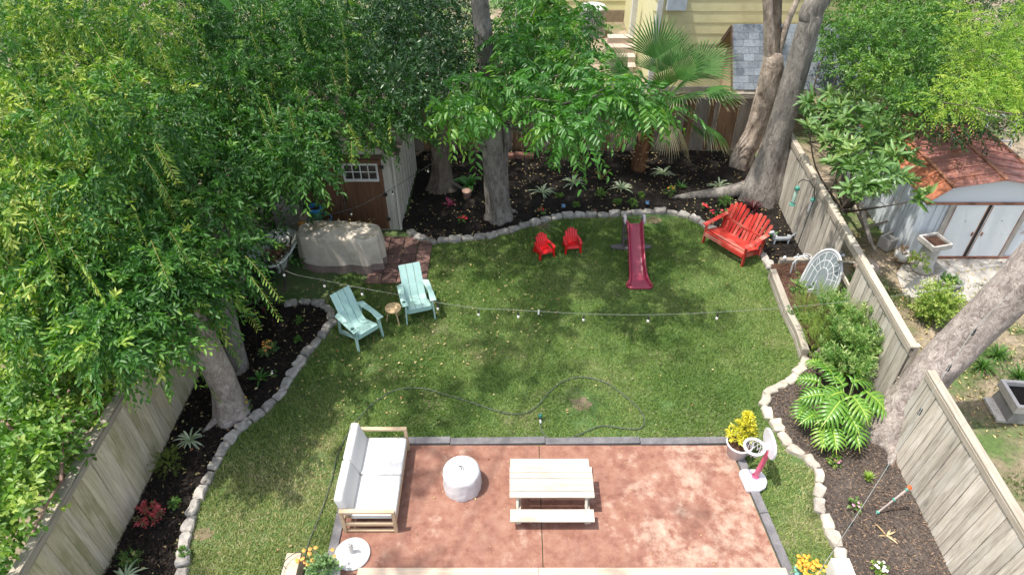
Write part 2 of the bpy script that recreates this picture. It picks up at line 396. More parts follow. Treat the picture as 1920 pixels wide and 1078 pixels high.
def resample(pts, step):
    out = []; acc = 0; 
    d = [0]
    for i in range(1, len(pts)): d.append(d[-1] + (pts[i] - pts[i - 1]).length)
    n = int(d[-1] / step); st = d[-1] / max(n, 1)
    for k in range(n):
        s = (k + .5) * st; i = 1
        while d[i] < s: i += 1
        f = (s - d[i - 1]) / (d[i] - d[i - 1]); p = pts[i - 1].lerp(pts[i], f); out.append((p, pts[i] - pts[i - 1], st))
    return out
def stone_line(pts, label, m, step=.31):
    t = thing('stone_edging', label, 'stone edging', pts[len(pts) // 2].to_tuple()[:2] + (0,), 0, 'stone edgings round the beds')
    vs = [stone_mesh(m, k) for k in range(6)]; sm = [Vector((p.x, p.y, 0)) for p in pts]
    for k, (p, d, st) in enumerate(resample(sm, step)):
        o = link('stone', vs[(k * 5 + 1) % 6], t); o.location = p - t.location
        o.rotation_euler = (random.uniform(-.09, .09), random.uniform(-.09, .09), math.atan2(d.y, d.x) + random.uniform(-.14, .14)); o.scale = (st / .31 * random.uniform(.95, 1.02), random.uniform(.82, 1.2), random.uniform(.6, 1.05))
stone_line(ST_L, 'curved line of grey stones round the mulch bed below the left fence', M_STG, .3)
stone_line(ST_B, 'long wavy line of grey stones behind the red chairs and slide', M_STG, .32)
stone_line(ST_R, 'winding line of pale cream stones round the sunny bed at right', M_STC, .32)

# ------------------------------------------------------------------ patio, kerb, deck
def patio_mat():
    m, t, bs = newmat('red_stained_concrete'); v = coords(t, rand=False)
    n1 = noi(t, v, 1.3, 8, .7, .5); n2 = noi(t, v, 5, 6, .7); n3 = noi(t, v, 60, 4, .7)
    red = ramp(t, n2, [(.28, (.145, .063, .044)), (.48, (.238, .113, .08)), (.7, (.29, .165, .12))])
    sx = N(t, 'SeparateXYZ'); t.links.new(v, sx.inputs[0])
    g = N(t, 'MapRange'); g.inputs[1].default_value = 1.2; g.inputs[2].default_value = 3.2; g.inputs[3].default_value = -.075; g.inputs[4].default_value = .075
    t.links.new(sx.outputs[0], g.inputs[0])
    ad = N(t, 'Math', operation='ADD'); t.links.new(n1, ad.inputs[0]); t.links.new(g.outputs[0], ad.inputs[1])
    ad2 = N(t, 'Math', operation='MULTIPLY_ADD'); t.links.new(n2, ad2.inputs[0]); ad2.inputs[1].default_value = .5; t.links.new(ad.outputs[0], ad2.inputs[2])
    dk2 = noi(t, coords(t, (1, .5, 1), False), 1.7, 6, .65, .8); red = mix(t, ramp(t, dk2, [(.52, 0.0), (.68, .6)]), red, (.17, .085, .065))
    msk = ramp(t, ad2.outputs[0], [(.76, 0.0), (1.0, .62)])
    c = mix(t, msk, red, (.5, .4, .31)); c = mix(t, .55, c, ramp(t, n3, [(.3, .7), (.7, 1.25)]), 'MULTIPLY')
    t.links.new(c, bs.inputs['Base Color']); bs.inputs['Roughness'].default_value = .8; bs.inputs['Specular IOR Level'].default_value = .25; bump(t, bs, n3, .15, .005); return m
MP = patio_mat()
pt = tag(bpy.data.objects.new('patio', None), None, None, None, 'structure'); COL.objects.link(pt)
for x0, x1, X0, X1 in ((-2.85, .49, -2.85, .5), (.505, 4.38, .515, 4.08)):
    b = B(); b.add([(x0, 4.9, -.02), (x1, 4.9, -.02), (X1, 7.97, -.02), (X0, 7.97, -.02), (x0, 4.9, .035), (x1, 4.9, .035), (X1, 7.97, .035), (X0, 7.97, .035)],
                   [(3, 2, 1, 0), (4, 5, 6, 7), (0, 1, 5, 4), (1, 2, 6, 5), (2, 3, 7, 6), (3, 0, 4, 7)])
    link('concrete_slab', b.mesh('concrete_slab', MP), pt)
chips('leaf_scraps', [[(-2.7, 5.6), (4.2, 5.6), (4.0, 7.9), (-2.7, 7.9)]], 130, M_FALL, .025, .014, .042, amp=0, label='tiny leaf scraps and grit scattered on the red patio')
M_KERB = simple('dark_grey_concrete', (.17, .16, .165), (.1, .095, .1), 5, rough=.85, bmp=.3, tone=(.9, 1.1), fine=(50, .5))
kb = tag(bpy.data.objects.new('patio_kerb', None), None, None, None, 'structure'); COL.objects.link(kb)
def kseg(p, q, name='kerb_segment'):
    b = B(); b.beam((*p, .02), (*q, .02), .15, .10); link(name, b.mesh(name, M_KERB), kb, .008)
kx = [-2.95 + i * (4.2 + 2.95) / 4 for i in range(5)]
for i in range(4): kseg((kx[i] + .004, 8.05), (kx[i + 1] - .004, 8.08))
for i in range(2): kseg((-2.93, 5.1 + i * 1.44), (-2.93, 5.1 + (i + 1) * 1.44 - .01))
for i in range(2): kseg((4.46 - i * .14, 5.1 + i * 1.44), (4.46 - (i + 1) * .14, 5.1 + (i + 1) * 1.44 - .01))
M_DECK = wood('new_deck_board', (.5, .4, .31), (.4, .3, .22), axis=0, tone=(.92, 1.08), bmp=.2, knots=True)
dk = tag(bpy.data.objects.new('deck', None), None, None, None, 'structure'); COL.objects.link(dk)
for j, y in enumerate((5.52, 5.37, 5.22, 5.07)):
    cut = .42 if j % 2 == 0 else 1.9
    for a, c in ((-2.45, cut), (cut + .006, 4.36)):
        b = B(); b.box(a, c, y - .139, y, .09, .125); link('deck_board', b.mesh('deck_board', M_DECK), dk, .003)
b = B(); p = G(538, 1036, .36); q = G(565, 1036, .36); b.box(p.x, q.x, 4.7, p.y, .0, .36)
solo('deck_side_wall', b, M_DECK, 'pale timber wall top at the lower left beside the hose', 'timber wall', 'deck side walls', bevel=.004)
b = B(); p = G(1558, 1046, .36); q = G(1592, 1046, .36); b.box(p.x, q.x, 4.7, p.y, .0, .36)
solo('deck_side_wall', b, simple('white_painted_timber', (.74, .71, .66), (.66, .63, .58), 5, bmp=.05), 'white timber wall top at the lower right by the cream stones', 'timber wall', 'deck side walls', bevel=.004)

# raised-bed timbers
M_TIMB = wood('weathered_timber', (.36, .32, .265), (.2, .17, .14), (.46, .42, .36), axis=0, tone=(.85, 1.15))
tb = thing('raised_bed_frame', 'weathered timber frame of the raised bed along the right side of the lawn', 'raised bed', (6.5, 12, 0))
pts = [G(1450, 503, .3), G(1478, 575, .3), G(1500, 618, .3), G(1512, 655, .3)]
for a, c in zip(pts, pts[1:]):
    for z in (.07, .215):
        L = (c - a).length; b = B(); b.box(0, L - .008, -.075, .075, -.069, .069)
        o = link('timber', b.mesh('timber', M_TIMB), tb, .01); o.location = Vector((a.x, a.y, z + .0)) - tb.location; o.rotation_euler = (0, 0, math.atan2(c.y - a.y, c.x - a.x))
for x0, x1, y in ((6.62, 7.38, 13.42),):
    for z in (.07, .215):
        b = B(); b.box(x0, x1, y - .06, y + .06, z - .069, z + .069); link('timber', b.mesh('timber', M_TIMB, off=tb.location), tb, .01)
M_BRK = simple('red_brown_brick', (.27, .12, .085), (.17, .085, .065), 12, rough=.9, bmp=.4, tone=(.75, 1.2))
M_PAV = simple('pinkish_concrete_block', (.42, .33, .27), (.32, .25, .21), 12, rough=.9, bmp=.4, tone=(.8, 1.15))
bw = thing('block_wall', 'short low wall of pinkish blocks at the near end of the raised bed', 'block wall', (6.8, 10.35, 0))
for r_ in range(2):
    for k in range(3):
        b = B(); b.box(-.105, .105, -.05, .05, 0, .11); o = link('block', b.mesh('block', M_PAV), bw, .006); o.location = (-.2 + k * .222 + r_ * .04, random.uniform(-.01, .01), r_ * .115); o.rotation_euler = (0, 0, random.uniform(-.05, .05))

# paving by the shed
pv = tag(bpy.data.objects.new('brick_path', None), None, None, None, 'structure'); COL.objects.link(pv)
M_PV2 = simple('dark_red_paver', (.19, .10, .085), (.11, .065, .055), 8, rough=.9, bmp=.5, tone=(.75, 1.25))
for i in range(4):
    for j in range(5):
        b = B(); x = -3.35 + i * .37 - .37; y = 12.95 + j * .39
        if x > -2.5: continue
        b.box(-.175, .175, -.185, .185, -.02, .045); o = link('paver', b.mesh('paver', M_PV2), pv, .008); o.location = (x + .36, y, random.uniform(0, .01)); o.rotation_euler = (random.uniform(-.02, .02), random.uniform(-.02, .02), random.uniform(-.03, .03))

# ------------------------------------------------------------------ grass
def grass():
    LAWN = [(-6.5, 4.3), (7, 4.3), (7, 15.6), (-6.5, 15.6)]; P = []; T = []; Hh = []
    beds = [BED_L, BED_B, BED_R, BED_V]; bare = [(G(1090, 757), .6), (G(1225, 414), .6), (G(382, 1000), .4), (G(1020, 424), .5), (G(700, 690), .22), (G(600, 860), .25), (G(640, 900), .3), (G(1250, 760), .2), (G(830, 620), .2), (G(600, 535), 1.0), (G(1500, 860), .3), (G(1095, 790), .3)]
    M_SOIL = simple('bare_soil', (.21, .155, .105), (.12, .1, .055), 7, rough=.95, bmp=.5, rand=False, tone=(1, 1), fine=(60, .6))
    for q, r in bare:
        if r < .4 or r > .9: continue
        r *= .6; bb = B(); n_ = 26; ring = [(q.x + r * .62 * (1 + .5 * 1.6 * noise.noise(Vector((math.cos(t_) * 2.6 + q.x, math.sin(t_) * 2.6, 5)))) * math.cos(t_), q.y + r * .5 * (1 + .5 * noise.noise(Vector((math.cos(t_) * 1.8, math.sin(t_) * 1.8 + q.y, 8)))) * math.sin(t_), .005) for t_ in [2 * math.pi * k_ / n_ for k_ in range(n_)]]
        bb.add(ring, [tuple(range(n_))]); struct('bare_soil', bb, M_SOIL)
    tot = 430000; X = rng.uniform(-6.45, 6.6, tot); Y = 4.3 + 11.3 * rng.uniform(0, 1, tot) ** 1.08; U = rng.uniform(0, 1, tot)
    # coarse cell masks keep this quick
    c = .06; nx = int(13.1 / c) + 2; ny = int(11.4 / c) + 2; M = np.zeros((nx, ny)); D1 = np.zeros((nx, ny)); K = np.ones((nx, ny))
    for i in range(nx):
        for j in range(ny):
            x = -6.45 + (i + .5) * c; y = 4.3 + (j + .5) * c
            if any(inpoly(x, y, q) for q in beds) or (-3.0 < x < 4.5 - (y - 5) * .1 and y < 8.13) or (x < -2.95 and y > 14.9) or (-3.7 < x < -2.5 and 12.8 < y < 15) or (x < -4.3 and y > 11.4 + .3 * (x + 5)): continue
            M[i, j] = 1; D1[i, j] = fbm(x, y, .55, 5, 4) * .8 + fbm(x, y, 2.6, 8, 3) * .35
            k = 1.0
            for q, r in bare:
                d = math.hypot(q.x - x, (q.y - y) * 1.2) / r
                if d < 1: k = min(k, .25 + .75 * d * d + .45 * fbm(x, y, 3, 2))
            K[i, j] = k
    I = ((X + 6.45) / c).astype(int); J = ((Y - 4.3) / c).astype(int)
    ok = (M[I, J] > 0) & (U < K[I, J]); X, Y, I, J = X[ok], Y[ok], I[ok], J[ok]; n = len(X)
    dry = D1[I, J] * .30 + .30 + rng.normal(size=n) * .13
    dry += .38 * np.clip((-2.0 - X) / 1.5, 0, 1) * np.clip((10.2 - Y) / 3, 0, 1) + .26 * np.clip((X - 4.3) / .4, 0, 1) * np.clip((9.0 - Y) / 1.0, 0, 1) + .10 * np.clip((X - 4.8) / 1, 0, 1)
    h = .045 * rng.uniform(.6, 1.4, n) * (1 + .35 * np.clip(-D1[I, J], -1, 1)); wd = rng.uniform(.007, .013, n)
    a = rng.uniform(0, 6.283, n); ln = rng.uniform(.3, 1.2, n) * h; b2 = rng.uniform(0, 6.283, n)
    z = np.zeros(n)
    v0 = np.stack([X - np.cos(a) * wd, Y - np.sin(a) * wd, z], 1); v1 = np.stack([X + np.cos(a) * wd, Y + np.sin(a) * wd, z], 1)
    v2 = np.stack([X + np.cos(b2) * ln, Y + np.sin(b2) * ln, h], 1)
    V = np.stack([v0, v1, v2], 1).reshape(-1, 3); F = np.arange(3 * n).reshape(-1, 3)
    m = leafmat('grass_blade', [(0, (.085, .155, .032)), (.35, (.175, .265, .062)), (.6, (.27, .32, .11)), (.85, (.44, .4, .22)), (1, (.56, .49, .32))], .55, .3, .3, (1.3, 1.4, .6))
    o = link('grass', fast('grass', V, F, m, np.repeat(np.clip(dry, 0, 1), 3))); tag(o, 'mown green grass with dry straw patches between the beds', 'grass', None, 'stuff')
grass()
def tufts(name, label, spots, m, n=90, h=.3, wd=.012, r=.12, group=None):
    """loose grass clumps outside the yard"""
    P = []; 
    for (x, y) in spots:
        for _ in range(n): P.append((x + random.gauss(0, r), y + random.gauss(0, r), -.02))
    P = np.array(P); k = len(P); D = rng.normal(size=(k, 3)) * .5; D[:, 2] = 1
    V, F, T = leaves(P, D, h * rng.uniform(.5, 1.2, k), wd, rng.uniform(0, .8, k), .2, curl=.3)
    o = link(name, fast(name, V, F, m, T)); return tag(o, label, 'grass', group, 'stuff')
spots = [(random.uniform(7.9, 13), random.uniform(5, 12.6)) for _ in range(240)]
spots = [s for s in spots if fbm(s[0], s[1], .6, 4) > -.1]
tufts('rough_grass', 'patchy rough grass growing in the neighbouring yard', spots, leafmat('rough_grass', [(0, (.05, .13, .025)), (1, (.3, .31, .12))], .6, .3, .3), 60, .1, .012, .16)

# ================================================================== FENCES
M_FN = wood('weathered_fence', (.47, .42, .35), (.25, .22, .18), (.6, .565, .51), cmix=.55, tone=(.78, 1.15))
M_FG = wood('mossy_fence', (.60, .52, .38), (.36, .31, .2), (.2, .21, .065), cmix=.55, tone=(.85, 1.12))
M_FB = wood('brown_fence', (.23, .135, .075), (.12, .07, .04), (.3, .22, .15), cmix=.4, tone=(.7, 1.2))
M_FGB = wood('grey_brown_fence', (.28, .235, .19), (.15, .12, .095), (.36, .33, .29), cmix=.4, tone=(.75, 1.2))
def fence(a, b_, h, label, mats, inward, tilt=0.0, skip=(), cap=True, wd=.14, group='board fences round the yard', jit=1.0):
    a, b_ = Vector(a), Vector(b_); L = (b_ - a).length; d = (b_ - a) / L; ang = math.atan2(d.y, d.x)
    t = thing('board_fence', label, 'fence', (a.x, a.y, 0), ang, group); n = int(L / (wd + .006)); st = L / n
    ms = []
    for k in range(3 * len(mats)):
        bb = B(); e = .003 * (k % 3); bb.box(-wd / 2, wd / 2, -.011, .011, 0, h + e); ms.append(bb.mesh('plank', mats[k % len(mats)]))
    s = inward
    fl = link('board_row', None, t) if False else None
    for k in range(n):
        x = (k + .5) * st
        if any(u < x < v for u, v in skip): continue
        o = link('plank', random.choice(ms), t); o.location = (x, s * .03 + random.uniform(-.004, .004) * jit, 0)
        o.rotation_euler = (tilt * s + random.uniform(-.006, .006) * jit, random.uniform(-.006, .006) * jit, random.uniform(-.03, .03) * jit)
    mt = mats[0]; MR = wood('fence_rail', (.42, .37, .3), (.27, .23, .18), axis=0)
    off = -math.sin(tilt) * s
    for z in (.3, 1.0, h - .16):
        bb = B(); bb.box(0, L, -.02, .018, z - .045, z + .045); o = link('rail', bb.mesh('rail', MR), t); o.location = (0, -s * .0 + off * z * 1.0 - s * .012, 0)
    for k in range(int(L / 2.3) + 1):
        x = min(k * 2.3 + .05, L - .05); bb = B(); bb.box(x - .045, x + .045, -.045, .045, 0, h + .03); o = link('post', bb.mesh('post', mt), t); o.location = (0, -s * .078 + off * h * .5, 0)
    if cap:
        bb = B(); bb.box(-.02, L + .02, -.065, .075, h + .004, h + .04); o = link('cap_rail', bb.mesh('cap_rail', MR), t, .004); o.location = (0, off * h - s * .01, 0)
        bb = B(); bb.box(0, L, -.012, .012, h - .12, h - .005); o = link('trim_board', bb.mesh('trim_board', MR), t, .003); o.location = (0, off * (h - .06) + s * .056, 0)
    return t
fence((-6.55, 3.6, 0), (-6.55, 19.3, 0), 1.83, 'long mossy board fence along the left side under the drooping tree', [M_FG, wood('dry_pale_fence', (.64, .56, .43), (.4, .34, .25), (.42, .4, .2), cmix=.3, tone=(.82, 1.12)), M_FG], -1)
fence((7.0, 3.8, 0), (7.1, 8.15, 0), 1.83, 'near length of grey fence at the lower right, ending at the leaning trunk', [M_FN], 1, tilt=.075)
f2 = fence((7.22, 8.75, 0), (7.62, 18.2, 0), 1.83, 'far length of grey fence at right with the arched window frame against it', [M_FN], 1, skip=((2.72, 3.62),), jit=1.4)
bb = B(); bb.beam((2.75, .05, 1.65), (3.6, .05, 1.05), .03, .09, up=(0, 1, 0)); bb.beam((3.6, .05, 1.05), (3.25, .05, .1), .03, .08, up=(0, 1, 0))
link('brace', bb.mesh('brace', M_FN), f2)
fence((7.5, 19.5, 0), (-6.6, 19.5, 0), 1.85, 'brown board fence across the back of the yard behind the palm', [M_FB, M_FGB], 1)
# ================================================================== BUILDINGS
# --- yellow house
M_YEL = simple('yellow_siding', (.62, .58, .34), (.56, .52, .30), 3, (1, 1, 1), .6, .05, tone=(.96, 1.04))
M_WHT = simple('white_paint', (.62, .61, .59), (.54, .53, .5), 6, rough=.5, bmp=.05, tone=(.96, 1.03))
M_DARKG = simple('dark_glass', (.012, .014, .016), (.02, .022, .025), 3, rough=.08, bmp=0, spec=.8)
hy = 23.6
house = thing('house', 'pale yellow house with lap siding beyond the back fence', 'house', (9.5, hy, 0), world=True)
z = .35; nb = 0; bd = None
while z < 6.4:
    if bd is None:
        b = B(); b.add([(5.05, hy - .02, 0), (15.0, hy - .02, 0), (15.0, hy, 0), (5.05, hy, 0), (4.75, hy - .005, .385), (15.0, hy - .005, .385), (15.0, hy, .385), (4.75, hy, .385)],
              [(3, 2, 1, 0), (4, 5, 6, 7), (0, 1, 5, 4), (1, 2, 6, 5), (2, 3, 7, 6), (3, 0, 4, 7)]); bd = b.mesh('siding_board', M_YEL, off=(9.5, hy, 0))
    o = link('siding_board', bd, house); o.location = (0, 0, z); z += .375
part('wall', B().box(5.06, 15, hy + .001, hy + 8, 0, 6.4), M_YEL, house)
part('corner_trim', B().box(4.87, 5.05, hy - .05, hy + .12, 0, 6.4), M_WHT, house)
part('foundation', B().box(5.0, 15, hy - .045, hy - .002, -.03, .345), simple('grey_block_foundation', (.3, .28, .26)), house)
part('meter_box', B().box(5.15, 5.8, hy - .22, hy - .04, 3.05, 3.75), simple('grey_blue_metal', (.5, .55, .6), rough=.4), house, bevel=.01)
back = thing('house', 'farther yellow house wall seen left of the first, behind the air conditioner', 'house', (3.6, 31.6, 0), world=True)
for k in range(16):
    b = B(); z = .5 + k * .36; b.add([(2.4, 31.56, z), (5.6, 31.56, z), (5.6, 31.6, z), (2.4, 31.6, z), (2.4, 31.59, z + .37), (5.6, 31.59, z + .37), (5.6, 31.6, z + .37), (2.4, 31.6, z + .37)],
          [(3, 2, 1, 0), (4, 5, 6, 7), (0, 1, 5, 4), (1, 2, 6, 5), (2, 3, 7, 6), (3, 0, 4, 7)]); part('siding_board', b, M_YEL, back)
part('wall', B().box(2.4, 5.6, 31.601, 36, 0, 6.3), M_YEL, back)
part('foundation', B().box(2.4, 5.6, 31.5, 31.59, -.03, .49), simple('brown_foundation', (.3, .23, .17)), back)
# --- air conditioner
stp = thing('concrete_steps', 'sunlit pale concrete steps between the air conditioner and the yellow house corner', 'steps', (4.35, 26.6, 0), 0)
for k in range(4): part('step', B().box(-.55 - .0 * k, .45, -.9 + k * .42, -.48 + k * .42, -.02, .22 + .22 * k), simple('pale_pinkish_timber', (.45, .36, .3)), stp, bevel=.01)
part('post', B().box(.3, .5, .6, .8, 0, 2.4), M_WHT, stp, bevel=.01)
ac = thing('air_conditioner', 'round-topped grey air conditioning unit beside the far yellow wall', 'air conditioner', (3.45, 29.9, 0))
M_AC = simple('grey_metal', (.42, .43, .42), (.34, .35, .34), 5, rough=.45, bmp=.05)
part('base', B().lathe([(.6, 0), (.6, .08)], 28), M_AC, ac)
part('cabinet', B().lathe([(.5, .08), (.5, 1.12)], 28), simple('dark_coil', (.1, .1, .1)), ac)
for k in range(44):
    a = k * 2 * math.pi / 44; b = B(); b.box(-.006, .006, -.012, .012, .1, 1.1); o = link('grille_bar', b.mesh('grille_bar', M_AC) if k == 0 else bar_me, ac); bar_me = o.data; o.location = (.535 * math.cos(a), .535 * math.sin(a), 0); o.rotation_euler = (0, 0, a)
for zz in (.3, .55, .8): part('ring', B().lathe([(.53, zz), (.545, zz), (.545, zz + .015), (.53, zz + .015)], 28), M_AC, ac)
part('top_cover', B().lathe([(.56, 1.1), (.57, 1.13), (.52, 1.2), (.25, 1.23), (.24, 1.2), (0.02, 1.2)], 28), M_AC, ac, True)

# --- small shingled outbuilding between the back fence and the house
E_f = PY(1378, 169, 20.3); K = PY(1372, 48, 21.6); E_b = PY(1344, 88, 22.75)
xl = (E_f.x + K.x) / 2; xr = xl + 4.3
ob = thing('playhouse', 'small outbuilding with blue-grey shingle roof between the back fence and the yellow house', 'outbuilding', (xl + 2, 21.5, 0), world=True)
zf, zk, zb = E_f.z, K.z, E_b.z
M_SH = simple('blue_grey_shingle', (.17, .19, .21), (.105, .12, .14), 14, rough=.95, bmp=.3, tone=(.7, 1.3), fine=(90, .5))
M_BRN = simple('dark_brown_trim', (.11, .065, .04)); M_PLY = wood('tan_plywood', (.42, .32, .2), (.33, .24, .15), axis=2)
b = B(); b.slab([(xl, 20.3, zf), (xr, 20.3, zf), (xr, 21.6, zk), (xl, 21.6, zk)], .05, (0, -.8, .6)); part('roof_deck', b, M_PLY, ob)
b = B(); b.slab([(xl, 21.6, zk), (xr, 21.6, zk), (xr, 22.75, zb), (xl, 22.75, zb)], .05, (0, .8, .6)); part('roof_deck', b, M_PLY, ob)
sl = math.hypot(21.6 - 20.3, zk - zf); rows = 9; ex = sl / rows; ang = math.atan2(zk - zf, 1.3); sm = None
for r_ in range(rows):
    for k in range(int((xr - xl) / .33) + 1):
        x0 = xl - .02 + k * .33 - (r_ % 2) * .165; hf = x0 < xl - .1
        if x0 > xr: continue
        if sm is None: q = B(); q.box(0, .322, -.004, ex + .03, 0, .012); sm = q.mesh('shingle', M_SH)
        o = link('shingle', sm, ob); s = r_ * ex; o.scale.x = .5 if hf else 1; x0 += .165 * hf; o.location = Vector((x0, 20.3 + s * math.cos(ang) - .02, zf + s * math.sin(ang) + .016)) - ob.location; o.rotation_euler = (ang - .03, 0, 0)
for y0, z0, y1, z1 in ((20.3, zf, 21.6, zk), (21.6, zk, 22.75, zb)):
    b = B(); b.beam((xl - .04, y0, z0 - .05), (xl - .04, y1, z1 - .05), .03, .14); part('fascia', b, M_BRN, ob)
b = B(); b.prism([(0, 0), (1, 0)], 0, 1) if False else None
b.add([(xl + .25, 20.45, 0), (xl + .25, 22.6, 0), (xl + .25, 22.6, zb - .12), (xl + .25, 21.6, zk - .12), (xl + .25, 20.45, zf + .05)], [(0, 1, 2, 3, 4)]); part('gable_wall', b, M_PLY, ob, solid=.05)
for k in range(2):
    p = PY(1352 + k * 17, 168, 20.35); b = B(); b.box(xl - .22 + k * .3, xl + .02 + k * .3, 20.25, 20.3, 0, zf - .03 - .0 * k); part('wall_board', b, wood('fresh_board', (.6, .48, .38), (.48, .36, .27)), ob)
# --- cream garden shed behind the covered grill
M_CRM = simple('cream_painted_wood', (.56, .53, .46), (.46, .43, .37), 5, (1, 1, .3), .7, .1, tone=(.93, 1.05), fine=(30, .3))
M_DOOR = wood('brown_door_board', (.16, .085, .05), (.1, .05, .03), tone=(.9, 1.1), knots=False, rough=.6)
shd = thing('garden_shed', 'cream board garden shed with brown doors and a small paned window, behind the covered grill', 'shed', (-4.6, 15.0, 0), world=True)
zr = 3.1
b = B(); b.add([(-6.3, 15.06, 0), (-2.98, 15.06, 0), (-2.98, 15.06, 2.35), (-4.64, 15.06, zr), (-6.3, 15.06, 2.35), (-6.3, 18.3, 0), (-2.9, 18.3, 0), (-2.9, 18.3, 2.35), (-4.6, 18.3, zr), (-6.3, 18.3, 2.35)],
      [(0, 1, 2, 3, 4), (9, 8, 7, 6, 5), (1, 6, 7, 2), (0, 4, 9, 5)]); part('wall', b, M_CRM, shd)
for k in range(9):
    y = 15.2 + k * .37; b = B(); b.box(-2.975 + k * .009, -2.95 + k * .009, y - .02, y + .02, .02, 2.33); part('batten', b, M_CRM, shd)
for x in (-3.14, -3.02, -2.995): b = B(); b.box(x - .018, x + .018, 15.035, 15.057, .02, 2.33); part('batten', b, M_CRM, shd)
b = B(); b.box(-2.99, -2.93, 15.0, 15.08, .02, 2.36); part('corner_trim', b, M_CRM, shd)
b = B(); b.box(-5.5, -3.2, 15.0, 15.05, 2.16, 2.26); part('door_head', b, M_BRN, shd)
for i, (x0, x1, win) in enumerate(((-4.33, -3.26, True), (-5.43, -4.36, False))):
    d = link('door', B().box(x0, x1, 15.03, 15.055, .06, 2.14).mesh('door', M_DOOR, off=shd.location), shd)
    for k in range(6):
        if not win or True:
            bw = (x1 - x0 - .16) / 6; b = B(); zt = 1.52 if win else 2.0; b.box(x0 + .08 + k * bw + .003, x0 + .08 + (k + 1) * bw - .003, 15.012, 15.03, .15, zt); link('board', b.mesh('board', M_DOOR, off=shd.location), d)
    for a_ in ((x0, x0 + .075, .07, 2.13), (x1 - .075, x1, .07, 2.13), (x0 + .078, x1 - .078, .07, .145), (x0 + .078, x1 - .078, 2.05, 2.13)):
        b = B(); b.box(a_[0], a_[1], 15.0, 15.029, a_[2], a_[3]); link('stile', b.mesh('stile', M_DOOR, off=shd.location), d)
    if win:
        wx0, wx1, wz0, wz1 = x0 + .09, x1 - .09, 1.53, 2.04
        b = B(); b.box(wx0, wx1, 15.012, 15.02, wz0, wz1); link('pane', b.mesh('pane', M_DARKG, off=shd.location), d)
        for q in ((wx0, wx1, wz0, wz0 + .07), (wx0, wx1, wz1 - .05, wz1), (wx0, wx0 + .05, wz0 + .07, wz1 - .05), (wx1 - .05, wx1, wz0 + .07, wz1 - .05)):
            b = B(); b.box(q[0], q[1], 14.985, 15.011, q[2], q[3]); link('window_frame', b.mesh('window_frame', M_WHT, off=shd.location), d)
        for k in (1, 2, 3): xx = wx0 + .05 + k * (wx1 - wx0 - .1) / 4; b = B(); b.box(xx - .012, xx + .012, 14.99, 15.01, wz0 + .07, wz1 - .05); link('muntin', b.mesh('muntin', M_WHT, off=shd.location), d)
        b = B(); b.box(wx0 + .05, wx1 - .05, 14.992, 15.009, 1.79, 1.814); link('muntin', b.mesh('muntin', M_WHT, off=shd.location), d)
M_BLK = simple('black_plastic', (.015, .015, .016), (.025, .025, .026), 8, rough=.45, bmp=.05)
for zz in (.35, 1.1, 1.9): b = B(); b.box(-3.3, -3.2, 14.97, 15.0, zz, zz + .09); part('hinge', b, M_BLK, shd)
b = B(); b.tube([(-4.27, 14.95, .95), (-4.27, 14.93, 1.0), (-4.27, 14.93, 1.12), (-4.27, 14.95, 1.17)], .015, 6); part('handle', b, M_BLK, shd)
M_TANSH = simple('tan_shingle', (.24, .19, .15), (.16, .12, .1), 20, rough=.95, bmp=.4, tone=(.7, 1.3))
for s in (-1, 1):
    for r_ in range(9):
        for k in range(11):
            u0 = r_ / 9; u1 = (r_ + 1.15) / 9; xa = -4.62 + s * 1.85 * (1 - u0); xb = -4.62 + s * 1.85 * (1 - min(u1, 1)); za = 2.3 + .84 * u0; zb2 = 2.3 + .84 * min(u1, 1)
            y0 = 14.85 + k * .335; b = B(); b.slab([(xa, y0, za + .03), (xb, y0, zb2 + .012), (xb, y0 + .325, zb2 + .012), (xa, y0 + .325, za + .03)], .014); part('shingle', b, M_TANSH, shd)
# --- rusty metal shed next door
def corr_mat(name, a, rust, amt, sc=(1, 1, .35)):
    m, t, bs = newmat(name); v = coords(t, sc); n = noi(t, v, 2.4, 7, .68, .3); n2 = noi(t, coords(t, (1, 1, 1)), 14, 4)
    c = mix(t, ramp(t, n, [(amt, 0.0), (amt + .09, 1.0)]), a, mix(t, n2, rust, tuple(x * .45 for x in rust)))
    t.links.new(c, bs.inputs['Base Color']); bs.inputs['Roughness'].default_value = .55; bump(t, bs, n2, .15, .01); return m
M_TIN = corr_mat('pale_blue_tin', (.58, .62, .65), (.3, .12, .05), .61)
M_RUST = corr_mat('rusty_roof', (.27, .115, .095), (.34, .13, .08), .53, (1, 1, 1))
M_RUSTO = corr_mat('orange_rust_roof', (.42, .15, .075), (.26, .09, .05), .5, (1, 1, 1))
M_RTRIM = corr_mat('rust_trim', (.3, .13, .08), (.2, .08, .04), .5)
FY, BY = 13.85, 17.9; cx = 11.45; hw = 1.6; ze, zs, zr = 1.68, 2.1, 2.3; xs = 1.14
ms = thing('metal_shed', 'rusty barn-roofed tin shed with pale blue doors in the neighbouring yard', 'shed', (cx, FY, 0), world=True)
prof = [(cx - hw, ze), (cx - xs, zs), (cx, zr), (cx + xs, zs), (cx + hw, ze)]
b = B(); b.add([(cx - hw + .04, FY, 0), (cx + hw - .04, FY, 0)] + [(x, FY, z - .02) for x, z in reversed(prof)], [tuple(range(7))]); part('front_wall', b, M_TIN, ms, solid=.02)
b = B(); b.add([(cx - hw + .04, BY, 0), (cx + hw - .04, BY, 0)] + [(x, BY, z - .02) for x, z in reversed(prof)], [tuple(range(7))]); part('back_wall', b, M_TIN, ms)
